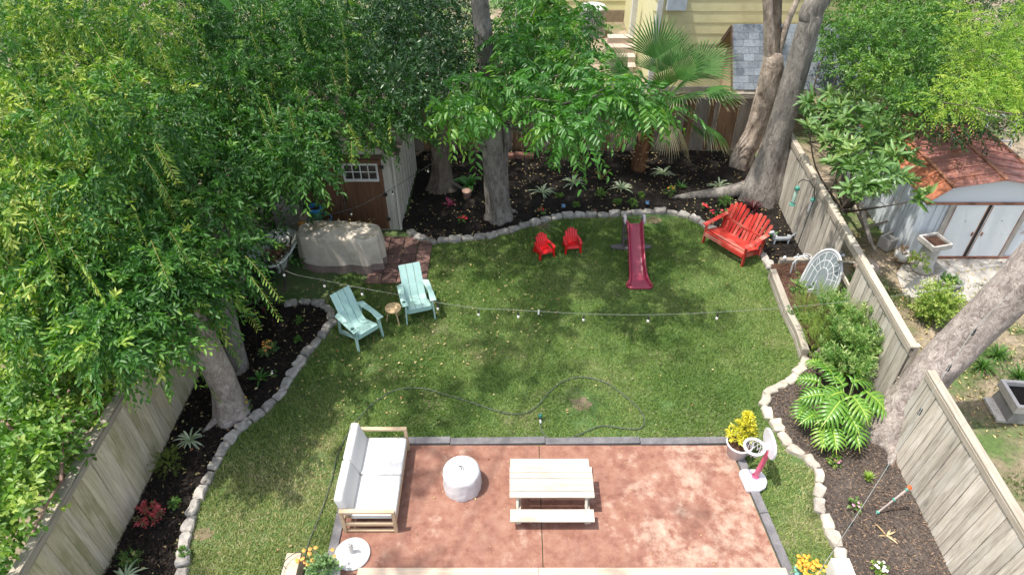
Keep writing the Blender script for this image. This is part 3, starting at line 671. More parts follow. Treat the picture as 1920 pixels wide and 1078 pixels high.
for s in (-1, 1):
    b = B(); n = 30; vs = []; fs = []
    for k in range(n * 4 + 1):
        y = FY + (BY - FY) * k / (n * 4); q = (0, .03, .03, 0)[k % 4]
        vs += [(cx + s * (hw - .04 + q), y, 0), (cx + s * (hw - .04 + q), y, ze)]
    fs = [(2 * k, 2 * k + 2, 2 * k + 3, 2 * k + 1) for k in range(n * 4)]; b.add(vs, fs); part('side_wall', b, M_TIN, ms)
for i in range(4):
    (xa, za), (xb, zb2) = prof[i], prof[i + 1]; np_ = 11; dy = (BY + .1 - FY + .12) / np_
    nrm = Vector((-(zb2 - za), 0, xb - xa)).normalized()
    for k in range(np_):
        y0 = FY - .12 + k * dy; b = B(); mm = M_RUSTO if i == 0 else M_RUST
        b.slab([Vector((xa, y0, za)) + nrm * .02, Vector((xb, y0, zb2)) + nrm * .02, Vector((xb, y0 + dy - .004, zb2)) + nrm * .02, Vector((xa, y0 + dy - .004, za)) + nrm * .02], .012, nrm)
        b.beam(Vector((xa, y0 + dy - .02, za)) + nrm * .03, Vector((xb, y0 + dy - .02, zb2)) + nrm * .03, .05, .035)
        part('roof_panel', b, mm, ms)
for x, zz in prof[1:4]: b = B(); b.beam((x, FY - .14, zz + .035), (x, BY, zz + .035), .09, .03); part('ridge_cap', b, M_RTRIM, ms)
b = B(); b.box(cx - hw + .05, cx + hw - .05, FY - .05, FY - .022, 1.6, 1.66); part('door_track', b, M_RTRIM, ms)
b = B(); b.box(cx - hw + .05, cx + hw - .05, FY - .05, FY - .022, .0, .05); part('door_sill', b, M_RTRIM, ms)
for x in (10.55, 12.38): b = B(); b.box(x - .06, x + .06, FY - .05, FY - .022, .05, 1.6); part('door_post', b, simple('tan_grey_trim', (.4, .36, .32)), ms)
b = B(); b.box(11.36, 11.52, FY - .03, FY - .022, .05, 1.6); part('gap_shade_strip', b, M_BLK, ms)  # black strip stands in for the shade seen between the doors
M_TIND = corr_mat('pale_tin_door', (.62, .65, .66), (.3, .12, .05), .68)
for x0, x1 in ((10.62, 11.4), (11.5, 12.3)):
    b = B(); b.box(x0, x1, FY - .06, FY - .035, .06, 1.59)
    d = link('door', b.mesh('door', M_TIND, off=ms.location), ms)
    b = B(); xm = (x0 + x1) / 2
    for s in (-1, 1): b.beam((xm - s * .3, FY - .0595, 1.45), (xm + s * .3, FY - .0595, 1 * .85), .025, .004, up=(0, 1, 0))
    b.box(x0 + .03, x1 - .03, FY - .063, FY - .061, .78, .80)
    for q in ((x0, x1, .055, .085), (x0, x0 + .018, .09, 1.58), (x1 - .018, x1, .09, 1.58)):
        e_ = B(); e_.box(q[0], q[1], FY - .066, FY - .0605, q[2], q[3]); link('rusty_edge', e_.mesh('rusty_edge', M_RTRIM, off=ms.location), d)
    link('stamped_ribs', b.mesh('stamped_ribs', M_TIND, off=ms.location), d)
    b = B(); xh = x1 - .07 if x0 < 11 else x0 + .07; b.box(xh - .015, xh + .015, FY - .09, FY - .061, .72, .82); link('handle', b.mesh('handle', M_RTRIM, off=ms.location), d)
for x in (9.98, 10.2, 10.4): b = B(); b.box(x - .012, x + .012, FY - .035, FY - .021, .05, 1.58); part('rib', b, M_TIN, ms)

# ================================================================== NEIGHBOUR'S THINGS
M_CONC = simple('pale_concrete', (.42, .39, .35), (.28, .26, .23), 2.2, rough=.9, bmp=.3, fine=(40, .5), rand=False, tone=(1, 1))
b = B(); b.add([(9.3, 12.3, -.012), (13.5, 11.9, -.012), (13.5, 13.8, -.012), (10.0, 13.8, -.012), (9.5, 13.2, -.012)], [(0, 1, 2, 3, 4)]); struct('concrete_apron', b, M_CONC)
M_CLAY = simple('grey_clay_pot', (.5, .47, .43), (.4, .37, .34), 8, rough=.85, bmp=.1)
def flue(px, py, label, s=1.0, plant=False):
    p = G(px, py); t = thing('chimney_pot_planter', label, 'planter', (p.x, p.y, 0), .25, 'chimney pots used as planters')
    part('body', B().lathe([(.25 * s, 0), (.26 * s, .06), (.21 * s, .12), (.19 * s, .62 * s), (.2 * s, .7 * s)], 20), M_CLAY, t, True)
    b = B(); b.add(*box_frustum(.2 * s, .27 * s, .7 * s, .78 * s)); b.box(-.27 * s, .27 * s, -.27 * s, -.22 * s, .78 * s, .9 * s); b.box(-.27 * s, .27 * s, .22 * s, .27 * s, .78 * s, .9 * s); b.box(-.27 * s, -.22 * s, -.22 * s, .22 * s, .78 * s, .9 * s); b.box(.22 * s, .27 * s, -.22 * s, .22 * s, .78 * s, .9 * s)
    part('square_rim', b, M_CLAY, t)
    part('soil', B().box(-.22 * s, .22 * s, -.22 * s, .22 * s, .79 * s, .84 * s), M_MB, t)
def box_frustum(a, c, z0, z1):
    return ([(-a, -a, z0), (a, -a, z0), (a, a, z0), (-a, a, z0), (-c, -c, z1), (c, -c, z1), (c, c, z1), (-c, c, z1)], [(3, 2, 1, 0), (4, 5, 6, 7), (0, 1, 5, 4), (1, 2, 6, 5), (2, 3, 7, 6), (3, 0, 4, 7)])
flue(1728, 505, 'tall grey chimney pot planter standing in front of the tin shed doors')
p = G(1905, 772); t = thing('square_planter', 'grey stepped square planter box on a slab at the right edge', 'planter', (p.x, p.y, 0), -.1)
M_DKC = simple('weathered_grey_cement', (.26, .25, .24), (.16, .155, .15), 6, bmp=.3)
part('slab', B().box(-.5, .5, -.3, .3, -.02, .05), M_CLAY, t, bevel=.01); b = B(); b.add(*box_frustum(.34, .3, .05, .34)); part('body', b, M_DKC, t, bevel=.01)
b = B()
for q in ((-.36, .36, -.36, -.29), (-.36, .36, .29, .36), (-.36, -.29, -.29, .29), (.29, .36, -.29, .29)): b.box(*q, .34, .52)
part('rim', b, M_CLAY, t); part('soil', B().box(-.29, .29, -.29, .29, .3, .42), M_MD, t)
p = G(1660, 462); t = thing('concrete_block', 'hollow concrete block standing on end beside the tin shed', 'concrete block', (p.x + .05, p.y, 0), .5)
b = B()
for q in ((-.2, .2, -.1, -.07), (-.2, .2, .07, .1), (-.2, -.17, -.07, .07), (-.015, .015, -.07, .07), (.17, .2, -.07, .07)): b.box(*q, 0, .2)
part('shell', b, M_CLAY, t); t.scale = (1.1, 1.6, 1.6)
p = G(1687, 488); t = thing('glazed_pot', 'white pot wrapped in dry rusty leaves beside the chimney pot', 'pot', (p.x, p.y, 0))
part('bowl', B().lathe([(.1, 0), (.17, .08), (.19, .2), (.15, .28), (.13, .24)], 18), M_WHT, t, True)
V, F, T = merge([sprays(np.zeros((14, 3)) + [[0, 0, .26]] + rng.normal(size=(14, 3)) * .05, np.c_[rng.normal(size=(14, 2)), np.full(14, .3)], 6, .25, .1, .04, rng.uniform(0, 1, 14), droop=.8)])
link('dry_leaves', fast('dry_leaves', V, F, leafmat('dry_rust_leaf', [(0, (.3, .12, .05)), (1, (.45, .26, .13))], .8), T), t)
p = G(1778, 535); t = thing('wide_pot', 'wide dark bowl of green leaves on the concrete apron', 'pot', (p.x, p.y, 0))
part('bowl', B().lathe([(.2, 0), (.27, .12), (.29, .2), (.26, .2), (.25, .15), (.02, .15)], 20), M_DKC, t, True)
V, F, T = sprays(np.c_[rng.normal(size=(40, 2)) * .09, np.full(40, .15)], np.c_[rng.normal(size=(40, 2)), np.full(40, .7)], 7, .2, .07, .045, rng.uniform(.2, .8, 40))
M_PLANT = leafmat('garden_leaf', [(0, (.035, .10, .02)), (.5, (.09, .2, .035)), (1, (.26, .36, .07))], .45, .3)
link('plant', fast('plant', V, F, M_PLANT, T), t)
M_OLDW = wood('old_grey_lumber', (.33, .28, .23), (.18, .15, .12), axis=0)
for i, (p, q, wd, lb) in enumerate(((G(1612, 380, .9), G(1632, 455, .2), .12, 'grey plank leaning in the gap between the fence and the tin shed'), (G(1590, 360, .8), G(1640, 470, .1), .06, 'thin grey batten lying beside the leaning plank behind the fence'), (G(1610, 430, .05), G(1665, 415, .5), .05, 'short stick propped across the old lumber behind the fence'))):
    b = B(); b.beam(p, q, wd, .05); solo('plank_scrap', b, M_OLDW, lb, 'plank', 'old lumber behind the fence')
p = G(1605, 480); b = B(); b.lathe([(.25, 0), (.3, .1), (.26, .22), (.1, .28)], 14, (8.75, 13.3, 0), wob=.3); solo('rock', b, M_PAV, 'round weathered rock on the ground behind the fence', 'rock', smooth=True)
p = G(1598, 600); b = B()
fr = thing('metal_chair', 'white metal chair frame standing behind the tin shed at the right edge', 'chair frame', (14.6, 18.8, 0)); M_WM = simple('white_metal', (.6, .61, .62), rough=.4)
for x in (-.5, .5):
    part('leg', B().tube([(x, -.3, 0), (x * .85, 0, 1.5)], .03, 6), M_WM, fr); part('leg', B().tube([(x, .4, 0), (x * .85, 0.05, 1.5)], .03, 6), M_WM, fr)
part('top_bar', B().tube([(-.6, 0, 1.5), (.6, 0, 1.5)], .04, 6), M_WM, fr); part('cross_bar', B().tube([(-.45, -.15, .75), (.45, -.15, .75)], .025, 6), M_WM, fr)

# ================================================================== PATIO FURNITURE
# --- two-seat sofa
M_OAK = wood('pale_acacia', (.56, .42, .28), (.42, .3, .18), axis=0, tone=(.9, 1.1), knots=False, rough=.6)
M_CUSH = simple('off_white_fabric', (.62, .61, .59), (.56, .55, .53), 30, rough=.95, bmp=.12, tone=(.97, 1.02), spec=.1, fine=(250, .25))
sofa = thing('outdoor_sofa', 'wooden two-seat sofa with off-white cushions at the left of the red patio', 'sofa', (-2.36, 6.17, .035))
SW, SL = .9, 1.74       # depth (x), length (y); back on the left
for y in (.03, SL - .03):
    f = link('arm_frame', B().box(-.45, .45, y - .035, y + .035, .575, .62).mesh('arm_frame', M_OAK), sofa, .006)
    for x in (-.425, .425): link('leg', B().box(x - .028, x + .028, y - .028, y + .028, 0, .574).mesh('leg', M_OAK), f, .004)
    link('rail', B().box(-.396, .396, y - .02, y + .02, .2, .275).mesh('rail', M_OAK), f, .004)
    link('rail', B().box(-.396, .396, y - .02, y + .02, .02, .07).mesh('rail', M_OAK), f, .004)
part('front_rail', B().box(.41, .445, .06, SL - .06, .2, .3), M_OAK, sofa, bevel=.004); part('back_rail', B().box(-.445, -.41, .06, SL - .06, .2, .3), M_OAK, sofa, bevel=.004)
part('back_rail', B().box(-.445, -.41, .06, SL - .06, .48, .56), M_OAK, sofa, bevel=.004)
for k in range(9): part('seat_slat', B().box(-.4, .4, .12 + k * .178, .19 + k * .178, .27, .29), M_OAK, sofa)
for k in range(2):
    y0 = .075 + k * .80; part('seat_cushion', B().box(-.3, .44, y0, y0 + .79, .295, .42), M_CUSH, sofa, True, bevel=.035)
    b = B(); b.add([(-.44, y0, .40), (-.26, y0, .40), (-.26, y0 + .79, .40), (-.44, y0 + .79, .40), (-.52, y0, .85), (-.38, y0, .85), (-.38, y0 + .79, .85), (-.52, y0 + .79, .85)], [(3, 2, 1, 0), (4, 5, 6, 7), (0, 1, 5, 4), (1, 2, 6, 5), (2, 3, 7, 6), (3, 0, 4, 7)])
    part('back_cushion', b, M_CUSH, sofa, True, bevel=.035)
# --- covered fire pit
M_COV = simple('white_vinyl_cover', (.63, .63, .63), (.5, .5, .51), 7, rough=.5, bmp=.5, bd=.03, tone=(1, 1))
fp = thing('fire_pit_cover', 'round white fabric cover over a fire pit, between the sofa and the picnic table', 'fire pit cover', (-.88, 7.1, .035))
b = B(); n = 48; prof = [(.335, 0), (.34, .03), (.335, .12), (.33, .25), (.325, .38), (.318, .44), (.29, .475), (.15, .485), (.0, .487)]
vs = []; fs = []
for i, (r_, z) in enumerate(prof):
    for k in range(n):
        a = 2 * math.pi * k / n; q = r_ * (1 + .02 * math.sin(a * 7 + z * 6) * (z < .42) + .015 * math.sin(a * 17 - z * 9) * (z < .42)) + .01 * noise.noise(Vector((math.cos(a) * 3, math.sin(a) * 3, z * 7))) * (z < .44)
        vs.append((q * math.cos(a), q * math.sin(a), z + (.006 * noise.noise(Vector((math.cos(a) * r_ * 14, math.sin(a) * r_ * 14, 3))) if z > .44 else 0)))
for i in range(len(prof) - 1):
    for k in range(n): fs.append((i * n + k, i * n + (k + 1) % n, (i + 1) * n + (k + 1) % n, (i + 1) * n + k))
b.add(vs, fs); part('cover', b, M_COV, fp, True)
for dx in (0, .035): part('tie_cord', B().tube([(-.05 + dx, .06, .495), (-.01 + dx, .03, .51), (.01 + dx, -.03, .50), (.04 + dx, -.06, .497)], .006, 5), M_BLK, fp)
# --- picnic table
M_PINE = wood('bleached_pine', (.52, .475, .41), (.41, .35, .275), (.26, .205, .15), axis=0, cmix=.6, tone=(.92, 1.06), bmp=.3)
pc = thing('picnic_table', 'small bleached pine picnic table with two benches on the red patio', 'picnic table', (.67, 6.84, .035))
wds = [.118] * 5; y = -.31
for k in range(5): part('top_plank', B().box(-.71, .71, y, y + .114, .475, .505 + .002 * (k % 2)), M_PINE, pc, bevel=.004); y += .123
for s in (-1, 1):
    yb = s * .51; bn = link('bench', B().box(-.70, .70, yb - .115, yb + .115, .25, .28).mesh('bench', M_PINE), pc, .004)
    for x in (-.58, .58): link('bearer', B().box(x - .02, x + .02, s * .0 + (.32 if s > 0 else -.62), (.62 if s > 0 else -.32), .20, .248).mesh('bearer', M_PINE), bn)
for x in (-.58, .58):
    for s in (-1, 1): part('leg', B().beam((x, s * .2, .47), (x, s * .48, 0), .04, .09, up=(0, 0, 1)), M_PINE, pc, bevel=.003)
    part('cross_brace', B().box(x + .021, x + .058, -.6, .6, .17, .247), M_PINE, pc); part('top_batten', B().box(x + .021, x + .058, -.29, .29, .42, .473), M_PINE, pc)
# --- umbrella base
ub = thing('umbrella_base', 'round white umbrella base with a short pole at the lower left of the patio', 'umbrella base', (-2.6, 5.79, .035))
part('disc', B().lathe([(.285, 0), (.29, .02), (.285, .045), (.25, .055), (.05, .07)], 40), M_WHT, ub, True)
part('pole', B().lathe([(.035, .06), (.035, .33), (.03, .34), (.024, .34), (.024, .2)], 16, (0, 0, 0), False), M_WHT, ub, True)
part('clamp_knob', B().tube([(.03, 0, .27), (.075, -.01, .27)], .02, 8), M_AC, ub)
# --- toddler basketball hoop
M_PL = simple('white_plastic', (.6, .585, .62), (.56, .545, .585), 3, rough=.35, bmp=.02); M_PK = simple('pink_plastic', (.62, .11, .2), (.52, .09, .16), 3, rough=.35, bmp=.03)
bh = thing('basketball_hoop', 'toddler basketball hoop with pink post and white backboard at the right corner of the patio', 'basketball hoop', (4.30, 7.3, .035), 0)
poly = [(-.18, -.36), (.05, -.36), (.17, -.3), (.23, -.19), (.235, -.07), (.19, .03), (.1, .08), (-.12, .09), (-.2, .06), (-.22, 0)]
part('base', B().prism(poly, 0, .1), M_PL, bh, bevel=.03); part('post_socket', B().lathe([(.07, .1), (.06, .13)], 16, (.04, -.08, 0)), M_PK, bh)
part('post', B().beam((.04, -.08, .1), (.13, -.06, .86), .085, .07, w2=.075, h2=.06), M_PK, bh, bevel=.015)
bb = B(); n = 28; vs = []
for k in range(n):
    a = 2 * math.pi * k / n; cy, cz = math.cos(a), math.sin(a); rr = (abs(cy) ** 2.6 + abs(cz) ** 2.6) ** (-1 / 2.6); vs.append((rr * cy * .28, rr * cz * .21))
b = B(); m_ = len(vs); b.add([(.10, y, .93 + z) for y, z in vs] + [(.145, y, .93 + z) for y, z in vs], [tuple(range(m_)), tuple(range(2 * m_ - 1, m_ - 1, -1))] + [(i, (i + 1) % m_, m_ + (i + 1) % m_, m_ + i) for i in range(m_)])
part('backboard', b, M_PL, bh, bevel=.012)
rc = Vector((-.12, 0, .84)); ring = [rc + Vector((.17 * math.cos(a), .17 * math.sin(a), 0)) for a in [2 * math.pi * k / 28 for k in range(29)]]
part('rim', B().tube(ring, .026, 8, cap=False), M_PL, bh, True); part('rim_bracket', B().box(.03, .10, -.07, .07, .81, .87), M_PL, bh, bevel=.01)
b = B()
for s in (-1, 1):
    for k in range(12):
        b.tube([rc + Vector((r_ * math.cos(a), r_ * math.sin(a), z)) for r_, z, a in ((.155, -.01, k * .5236), (.13, -.08, k * .5236 + s * .3), (.105, -.16, k * .5236 + s * .6))], .0045, 4)
part('net', b, M_PL, bh)
# --- pots on the patio
def bush(root, c, r, n, L, W, m, flat=.8, nl=8, name='foliage', tint=(.1, .9), up=.6, droop=.2, Ls=None, pin=False, big=False, shell=.1):
    P, D = ball(c, r * .55, n, flat, shell); D = D + np.array([0, 0, up]); 
    V, F, T = sprays(P, D, nl, Ls or r * .6, L, W, rng.uniform(tint[0], tint[1], n), droop=droop, pinnate=pin, big=big); off = np.array(root.location) if root.get('world') else 0
    return link(name, fast(name, V - off, F, m, T), root)
def flowers(root, pts, m, r=.025, name='flowers'):
    b = B()
    for p in pts:
        p = Vector(p); n = 5; a0 = random.uniform(0, 6)
        q = [p + Vector((r * math.cos(a0 + k * 1.2566), r * math.sin(a0 + k * 1.2566), random.uniform(-.2, .3) * r)) for k in range(n)]; b.add([p + Vector((0, 0, r * .5))] + q, [(0, i + 1, (i + 1) % n + 1) for i in range(n)])
    me = bpy.data.meshes.new(name); me.from_pydata(b.v, [], b.f); me.materials.append(m); o = link(name, me, root); o['kind'] = 'stuff'; return o
M_CROT = leafmat('croton_leaf', [(0, (.2, .28, .03)), (.4, (.55, .5, .04)), (1, (.75, .62, .07))], .35, .3)
cp = thing('potted_croton', 'yellow-leaved croton in a white plastic pot behind the basketball hoop', 'potted plant', (4.16, 7.78, .035))
part('pot', B().lathe([(.17, 0), (.22, .3), (.245, .31), (.245, .35), (.22, .35), (.21, .28), (.02, .27)], 28), M_PL, cp, True)
part('soil', B().lathe([(.205, .27), (.2, .3), (.01, .31)], 20), M_MB, cp)
for (x, y, z, r_) in ((.0, .05, .55, .2), (-.12, .0, .5, .17), (.05, .08, .78, .13), (.16, .1, .5, .16), (.04, .08, .95, .08)): bush(cp, (x, y, z), r_, 26, .09, .03, M_CROT, 1, 7, 'foliage', (.2, 1), .8)
part('stems', B().tube([(0, 0, .3), (.03, .05, .6), (.05, .08, .95)], .008, 5).tube([(0, 0, .3), (-.12, 0, .55)], .007, 5).tube([(0, 0, .3), (.15, .1, .55)], .007, 5), M_BRN, cp)
M_AQUA = simple('aqua_glaze', (.2, .42, .38), (.15, .33, .3), 4, rough=.35, bmp=.02)
M_ORG = simple('orange_petal', (.7, .25, .02), (.75, .35, .03), 20, bmp=0); M_RED = simple('red_petal', (.6, .03, .03), (.5, .02, .05), 20, bmp=0); M_YELP = simple('yellow_petal', (.75, .5, .02), (.7, .45, .02), 20, bmp=0)
M_WPET = simple('white_petal', (.75, .72, .68), (.65, .6, .6), 20, bmp=0)
mp = thing('potted_marigold', 'orange marigolds in an aqua pot at the lower right corner of the patio', 'potted plant', (4.60, 5.36, 0), 0)
part('pot', B().lathe([(.14, 0), (.18, .24), (.19, .26), (.17, .26), (.02, .2)], 24), M_AQUA, mp, True); bush(mp, (0, .03, .34), .2, 60, .05, .02, M_PLANT, .8)
flowers(mp, [(random.gauss(0, .1), random.gauss(.03, .08), random.uniform(.38, .48)) for _ in range(75)], M_ORG, .03)
wp = thing('white_pot', 'small white pot of dark leaves beside the marigolds at the bottom edge', 'potted plant', (4.78, 5.12, 0), 0)
part('pot', B().lathe([(.12, 0), (.16, .28), (.18, .3), (.18, .33), (.155, .33), (.15, .27), (.02, .26)], 24), M_WHT, wp, True); bush(wp, (0, 0, .32), .12, 14, .07, .03, leafmat('bronze_leaf', [(0, (.1, .05, .03)), (1, (.3, .2, .1))], .5), .4)
np1 = thing('potted_nasturtium', 'leafy plant with orange flowers in a grey pot at the lower left', 'potted plant', (-2.93, 5.28, 0), 0)
part('pot', B().lathe([(.2, 0), (.25, .3), (.27, .32), (.27, .36), (.24, .36), (.02, .3)], 24), M_CLAY, np1, True); bush(np1, (-.0, .02, .46), .25, 90, .065, .05, leafmat('grey_green_leaf', [(0, (.08, .17, .06)), (1, (.25, .36, .15))], .5), .8, 7)
flowers(np1, [(-.3 + random.gauss(0, .08), .22 + random.gauss(0, .08), random.uniform(.42, .55)) for _ in range(12)] + [(.14, .28, .6), (.18, .2, .55), (-.12, .3, .62)], simple('orange_red_petal', (.75, .25, .08), (.7, .4, .05), 20, bmp=0), .035)
part('plant_ring', B().tube([(-.3 + .33 * math.cos(a), .05 + .3 * math.sin(a), .45) for a in [R(60 + k * 14) for k in range(16)]], .006, 5).tube([(-.3, .34, .45), (-.27, .2, .1)], .005, 5).tube([(-.6, .1, .45), (-.5, .06, .0)], .005, 5), M_BLK, np1)

# ================================================================== LAWN FURNITURE
M_AQC = simple('aqua_painted_board', (.38, .57, .53), (.34, .52, .48), 6, rough=.5, bmp=.08, tone=(.97, 1.03), fine=(60, .2))
def adirondack(loc, rz, label):
    t = thing('adirondack_chair', label, 'chair', loc, rz, 'aqua adirondack chairs')
    prof = [(-.37, .385), (-.3, .40), (-.12, .34), (.05, .285), (.13, .285), (.19, .33), (.25, .43), (.56, .97)]
    for k in range(3): x0 = -.245 + k * .166; part('slat', B().ribbon(prof, x0, x0 + .158, .022), M_AQC, t, bevel=.003)
    part('front_apron', B().box(-.25, .25, -.355, -.33, .27, .375), M_AQC, t)
    for s in (-1, 1):
        part('leg', B().beam((s * .30, -.335, .57), (s * .325, -.385, 0), .028, .13, up=(0, 1, 0), w2=.028, h2=.07), M_AQC, t, bevel=.003)
        part('side_rail', B().beam((s * .265, -.33, .33), (s * .265, .42, .02), .028, .11), M_AQC, t)
        part('leg', B().beam((s * .285, .3, .52), (s * .285, .36, 0), .028, .07, up=(0, 1, 0)), M_AQC, t)
        arm = link('armrest', B().add([(s * .24, -.43, .572), (s * .385, -.43, .572), (s * .385, -.2, .576), (s * .37, .3, .585), (s * .23, .36, .585), (s * .235, .2, .582), (s * .27, -.1, .578)] + [(s * .24, -.43, .595), (s * .385, -.43, .595), (s * .385, -.2, .599), (s * .37, .3, .608), (s * .23, .36, .608), (s * .235, .2, .605), (s * .27, -.1, .601)],
              [tuple(range(6, -1, -1)), tuple(range(7, 14))] + [(i, (i + 1) % 7, 7 + (i + 1) % 7, 7 + i) for i in range(7)]).mesh('armrest', M_AQC), t, .004)
        if s < 0:
            link('cup_holder', B().lathe([(.042, .603), (.042, .6025), (.01, .602)], 20, (-.325, -.3, 0)).mesh('cup_holder', simple('aqua_hole_shade', (.03, .09, .08), bmp=0)), arm)  # flat dark disc and slot bar stand in for the shade inside holes
            link('phone_slot', B().box(-.375, -.29, -.39, -.375, .6, .603).mesh('phone_slot', simple('aqua_hole_shade', (.03, .09, .08), bmp=0)), arm)
    part('back_crossbar', B().box(-.30, .30, .31, .335, .5, .56), M_AQC, t)
    return t
adirondack((-3.36, 10.99, 0), R(45), 'aqua adirondack chair nearer the mulch bed, left of the little stool')
adirondack((-2.18, 11.80, 0), R(18), 'aqua adirondack chair nearer the covered grill, right of the little stool')
stl = thing('stool', 'little round wooden stool between the two aqua chairs', 'stool', (-2.66, 11.45, 0), .4); M_LW = wood('light_stool_wood', (.58, .43, .25), (.46, .32, .17), axis=1, knots=False)
part('seat', B().lathe([(.17, .38), (.18, .385), (.18, .41), (.17, .415), (.01, .416)], 28), M_LW, stl)
for k in range(3): a = k * 2.094 + 5.0; part('leg', B().tube([(.1 * math.cos(a), .1 * math.sin(a), .385), (.19 * math.cos(a), .19 * math.sin(a), 0)], [.02, .016], 8), M_LW, stl)
for k in range(5): a = k * 1.256; part('painted_dot', B().lathe([(.022, .417), (.021, .4185), (.001, .4186)], 10, (.11 * math.cos(a), .11 * math.sin(a), 0)), simple('brown_paint', (.3, .17, .09), bmp=0), stl)
# --- two red toddler chairs
M_REDP = simple('red_plastic', (.68, .012, .014), (.6, .01, .012), 3, rough=.38, bmp=.02, tone=(1, 1))
def kidchair(loc, rz, label):
    t = thing('toddler_chair', label, 'chair', loc, rz, 'red toddler chairs')
    part('seat', B().ribbon([(-.22, .17), (-.2, .225), (-.1, .215), (.06, .19)], -.155, .155, .02), M_REDP, t, bevel=.006)
    bk = link('backrest', B().ribbon([(.04, .17), (.17, .44)], -.15, .15, .012).mesh('backrest', M_REDP), t)
    for k in range(5):
        x = -.15 + (k + .5) * .06; h = .54 - .02 * (abs(k - 2)) ** 1.7; f = (h - .19) / .35
        link('slat', B().ribbon([(.035, .17), (.10, .34), (.04 + .18 * f, h)], x * 1.0 - .026, x * 1.08 + .027, .026).mesh('slat', M_REDP), bk, .008)
    for s in (-1, 1):
        part('armrest', B().add(*armv(s)), M_REDP, t, bevel=.008)
        part('leg', B().beam((s * .185, -.19, .3), (s * .195, -.21, 0), .05, .07, up=(0, 1, 0), w2=.045, h2=.055), M_REDP, t, bevel=.01)
        part('leg', B().beam((s * .17, .1, .3), (s * .18, .18, 0), .04, .06, up=(0, 1, 0)), M_REDP, t, bevel=.01)
        part('side_panel', B().beam((s * .165, -.19, .17), (s * .165, .14, .12), .02, .1), M_REDP, t)
    return t
def armv(s):
    q = [(s * .15, -.24), (s * .23, -.24), (s * .235, -.05), (s * .2, .15), (s * .14, .16), (s * .16, -.05)]
    return [(x, y, .30) for x, y in q] + [(x, y, .325) for x, y in q], [tuple(range(5, -1, -1)), tuple(range(6, 12))] + [(i, (i + 1) % 6, 6 + (i + 1) % 6, 6 + i) for i in range(6)]
kidchair((.80, 13.98, 0), R(24), 'red plastic toddler chair on the left of the pair on the lawn')
kidchair((1.53, 14.2, 0), R(8), 'red plastic toddler chair on the right, closer to the slide')
# --- slide
M_PURP = simple('plum_plastic', (.3, .03, .062), (.25, .025, .05), 3, rough=.33, bmp=.03, tone=(1, 1)); M_GRYP = simple('grey_brown_plastic', (.13, .11, .115), (.1, .085, .09), 3, rough=.5, bmp=.03)
M_LGP = simple('light_grey_plastic', (.5, .44, .46), (.42, .37, .38), 3, rough=.5, bmp=.03)
sd_ = thing('toddler_slide', 'plum red toddler slide with grey ladder on the lawn below the stone edging', 'slide', (3.07, 13.5, 0))
path = [(.72, .80, .17), (.62, .80, .17), (.5, .75, .165), (.2, .53, .165), (-.15, .29, .17), (-.45, .12, .18), (-.65, .06, .2), (-.82, .05, .255), (-.88, .05, .26)]
vs = []; fs = []; pf = [(-1, -.03), (-1, .085), (-.88, .1), (-.76, .085), (-.7, .0), (-.35, -.012), (0, -.015), (.35, -.012), (.7, .0), (.76, .085), (.88, .1), (1, .085), (1, -.03)]
for y, z, w_ in path:
    for a, h in pf: vs.append((a * (w_ + .04), y, z + h * (1 if w_ < .22 else .7)))
q = len(pf)
for i in range(len(path) - 1):
    for k in range(q - 1): fs.append((i * q + k, i * q + k + 1, (i + 1) * q + k + 1, (i + 1) * q + k))
part('chute', B().add(vs, fs), M_PURP, sd_, True, solid=.012, sub=2)
b = B(); b.prism([(-.24, -.95), (.24, -.95), (.31, -.9), (.33, -.8), (.28, -.68), (.24, -.6), (-.24, -.6), (-.28, -.68), (-.33, -.8), (-.31, -.9)], 0, .075); part('foot', b, M_PURP, sd_, bevel=.03)
n = 24; pl = [(.54 * math.copysign(abs(math.cos(a)) ** .7, math.cos(a)), .74 + .11 * math.sin(a)) for a in [2 * math.pi * k / n for k in range(n)]]
part('base', B().prism(pl, 0, .07), M_GRYP, sd_, bevel=.02)
for s in (-1, 1):
    part('ladder_side', B().beam((s * .2, .80, .05), (s * .235, .86, .78), .05, .26, up=(0, 1, 0), h2=.2), M_GRYP, sd_, bevel=.012)
    part('handle', B().tube([(s * .235, .98, .74), (s * .24, .92, .86), (s * .24, .82, .95), (s * .24, .72, .93), (s * .24, .64, .82)], [.035, .045, .045, .04, .03], 8), M_LGP, sd_, True)
for k in range(3): part('step', B().box(-.2, .2, .80 + k * .015, .92 + k * .015, .2 + k * .2, .235 + k * .2), M_GRYP, sd_, bevel=.008)
# --- red double bench
M_REDW = wood('faded_red_board', (.42, .032, .022), (.48, .06, .045), (.60, .26, .2), axis=0, cmix=.85, tone=(.85, 1.12), knots=False, rough=.6)
M_REDV = wood('red_board', (.42, .025, .018), (.48, .05, .038), (.6, .22, .16), axis=2, cmix=.7, tone=(.8, 1.15), knots=False, rough=.6)
bn = thing('double_garden_bench', 'faded red double adirondack bench with a fanned two-part back at the right of the lawn', 'bench', (5.365 + .31, 13.97 + .23, 0), R(-53))
for k, (y, z) in enumerate(((-.385, .385), (-.29, .395), (-.2, .375), (-.11, .355), (-.02, .33), (.07, .305), (.15, .28))):
    part('seat_slat', B().beam((-.62, y, z), (.62, y, z), .08, .022, up=(0, .22, 1)), M_REDW, bn, bevel=.003)
part('front_apron', B().box(-.60, .60, -.44, -.418, .27, .37), M_REDW, bn)
for s in (-1, 0, 1): part('side_rail', B().beam((s * .585, -.41, .30), (s * .585, .42, .1), .03, .12), M_REDV, bn)
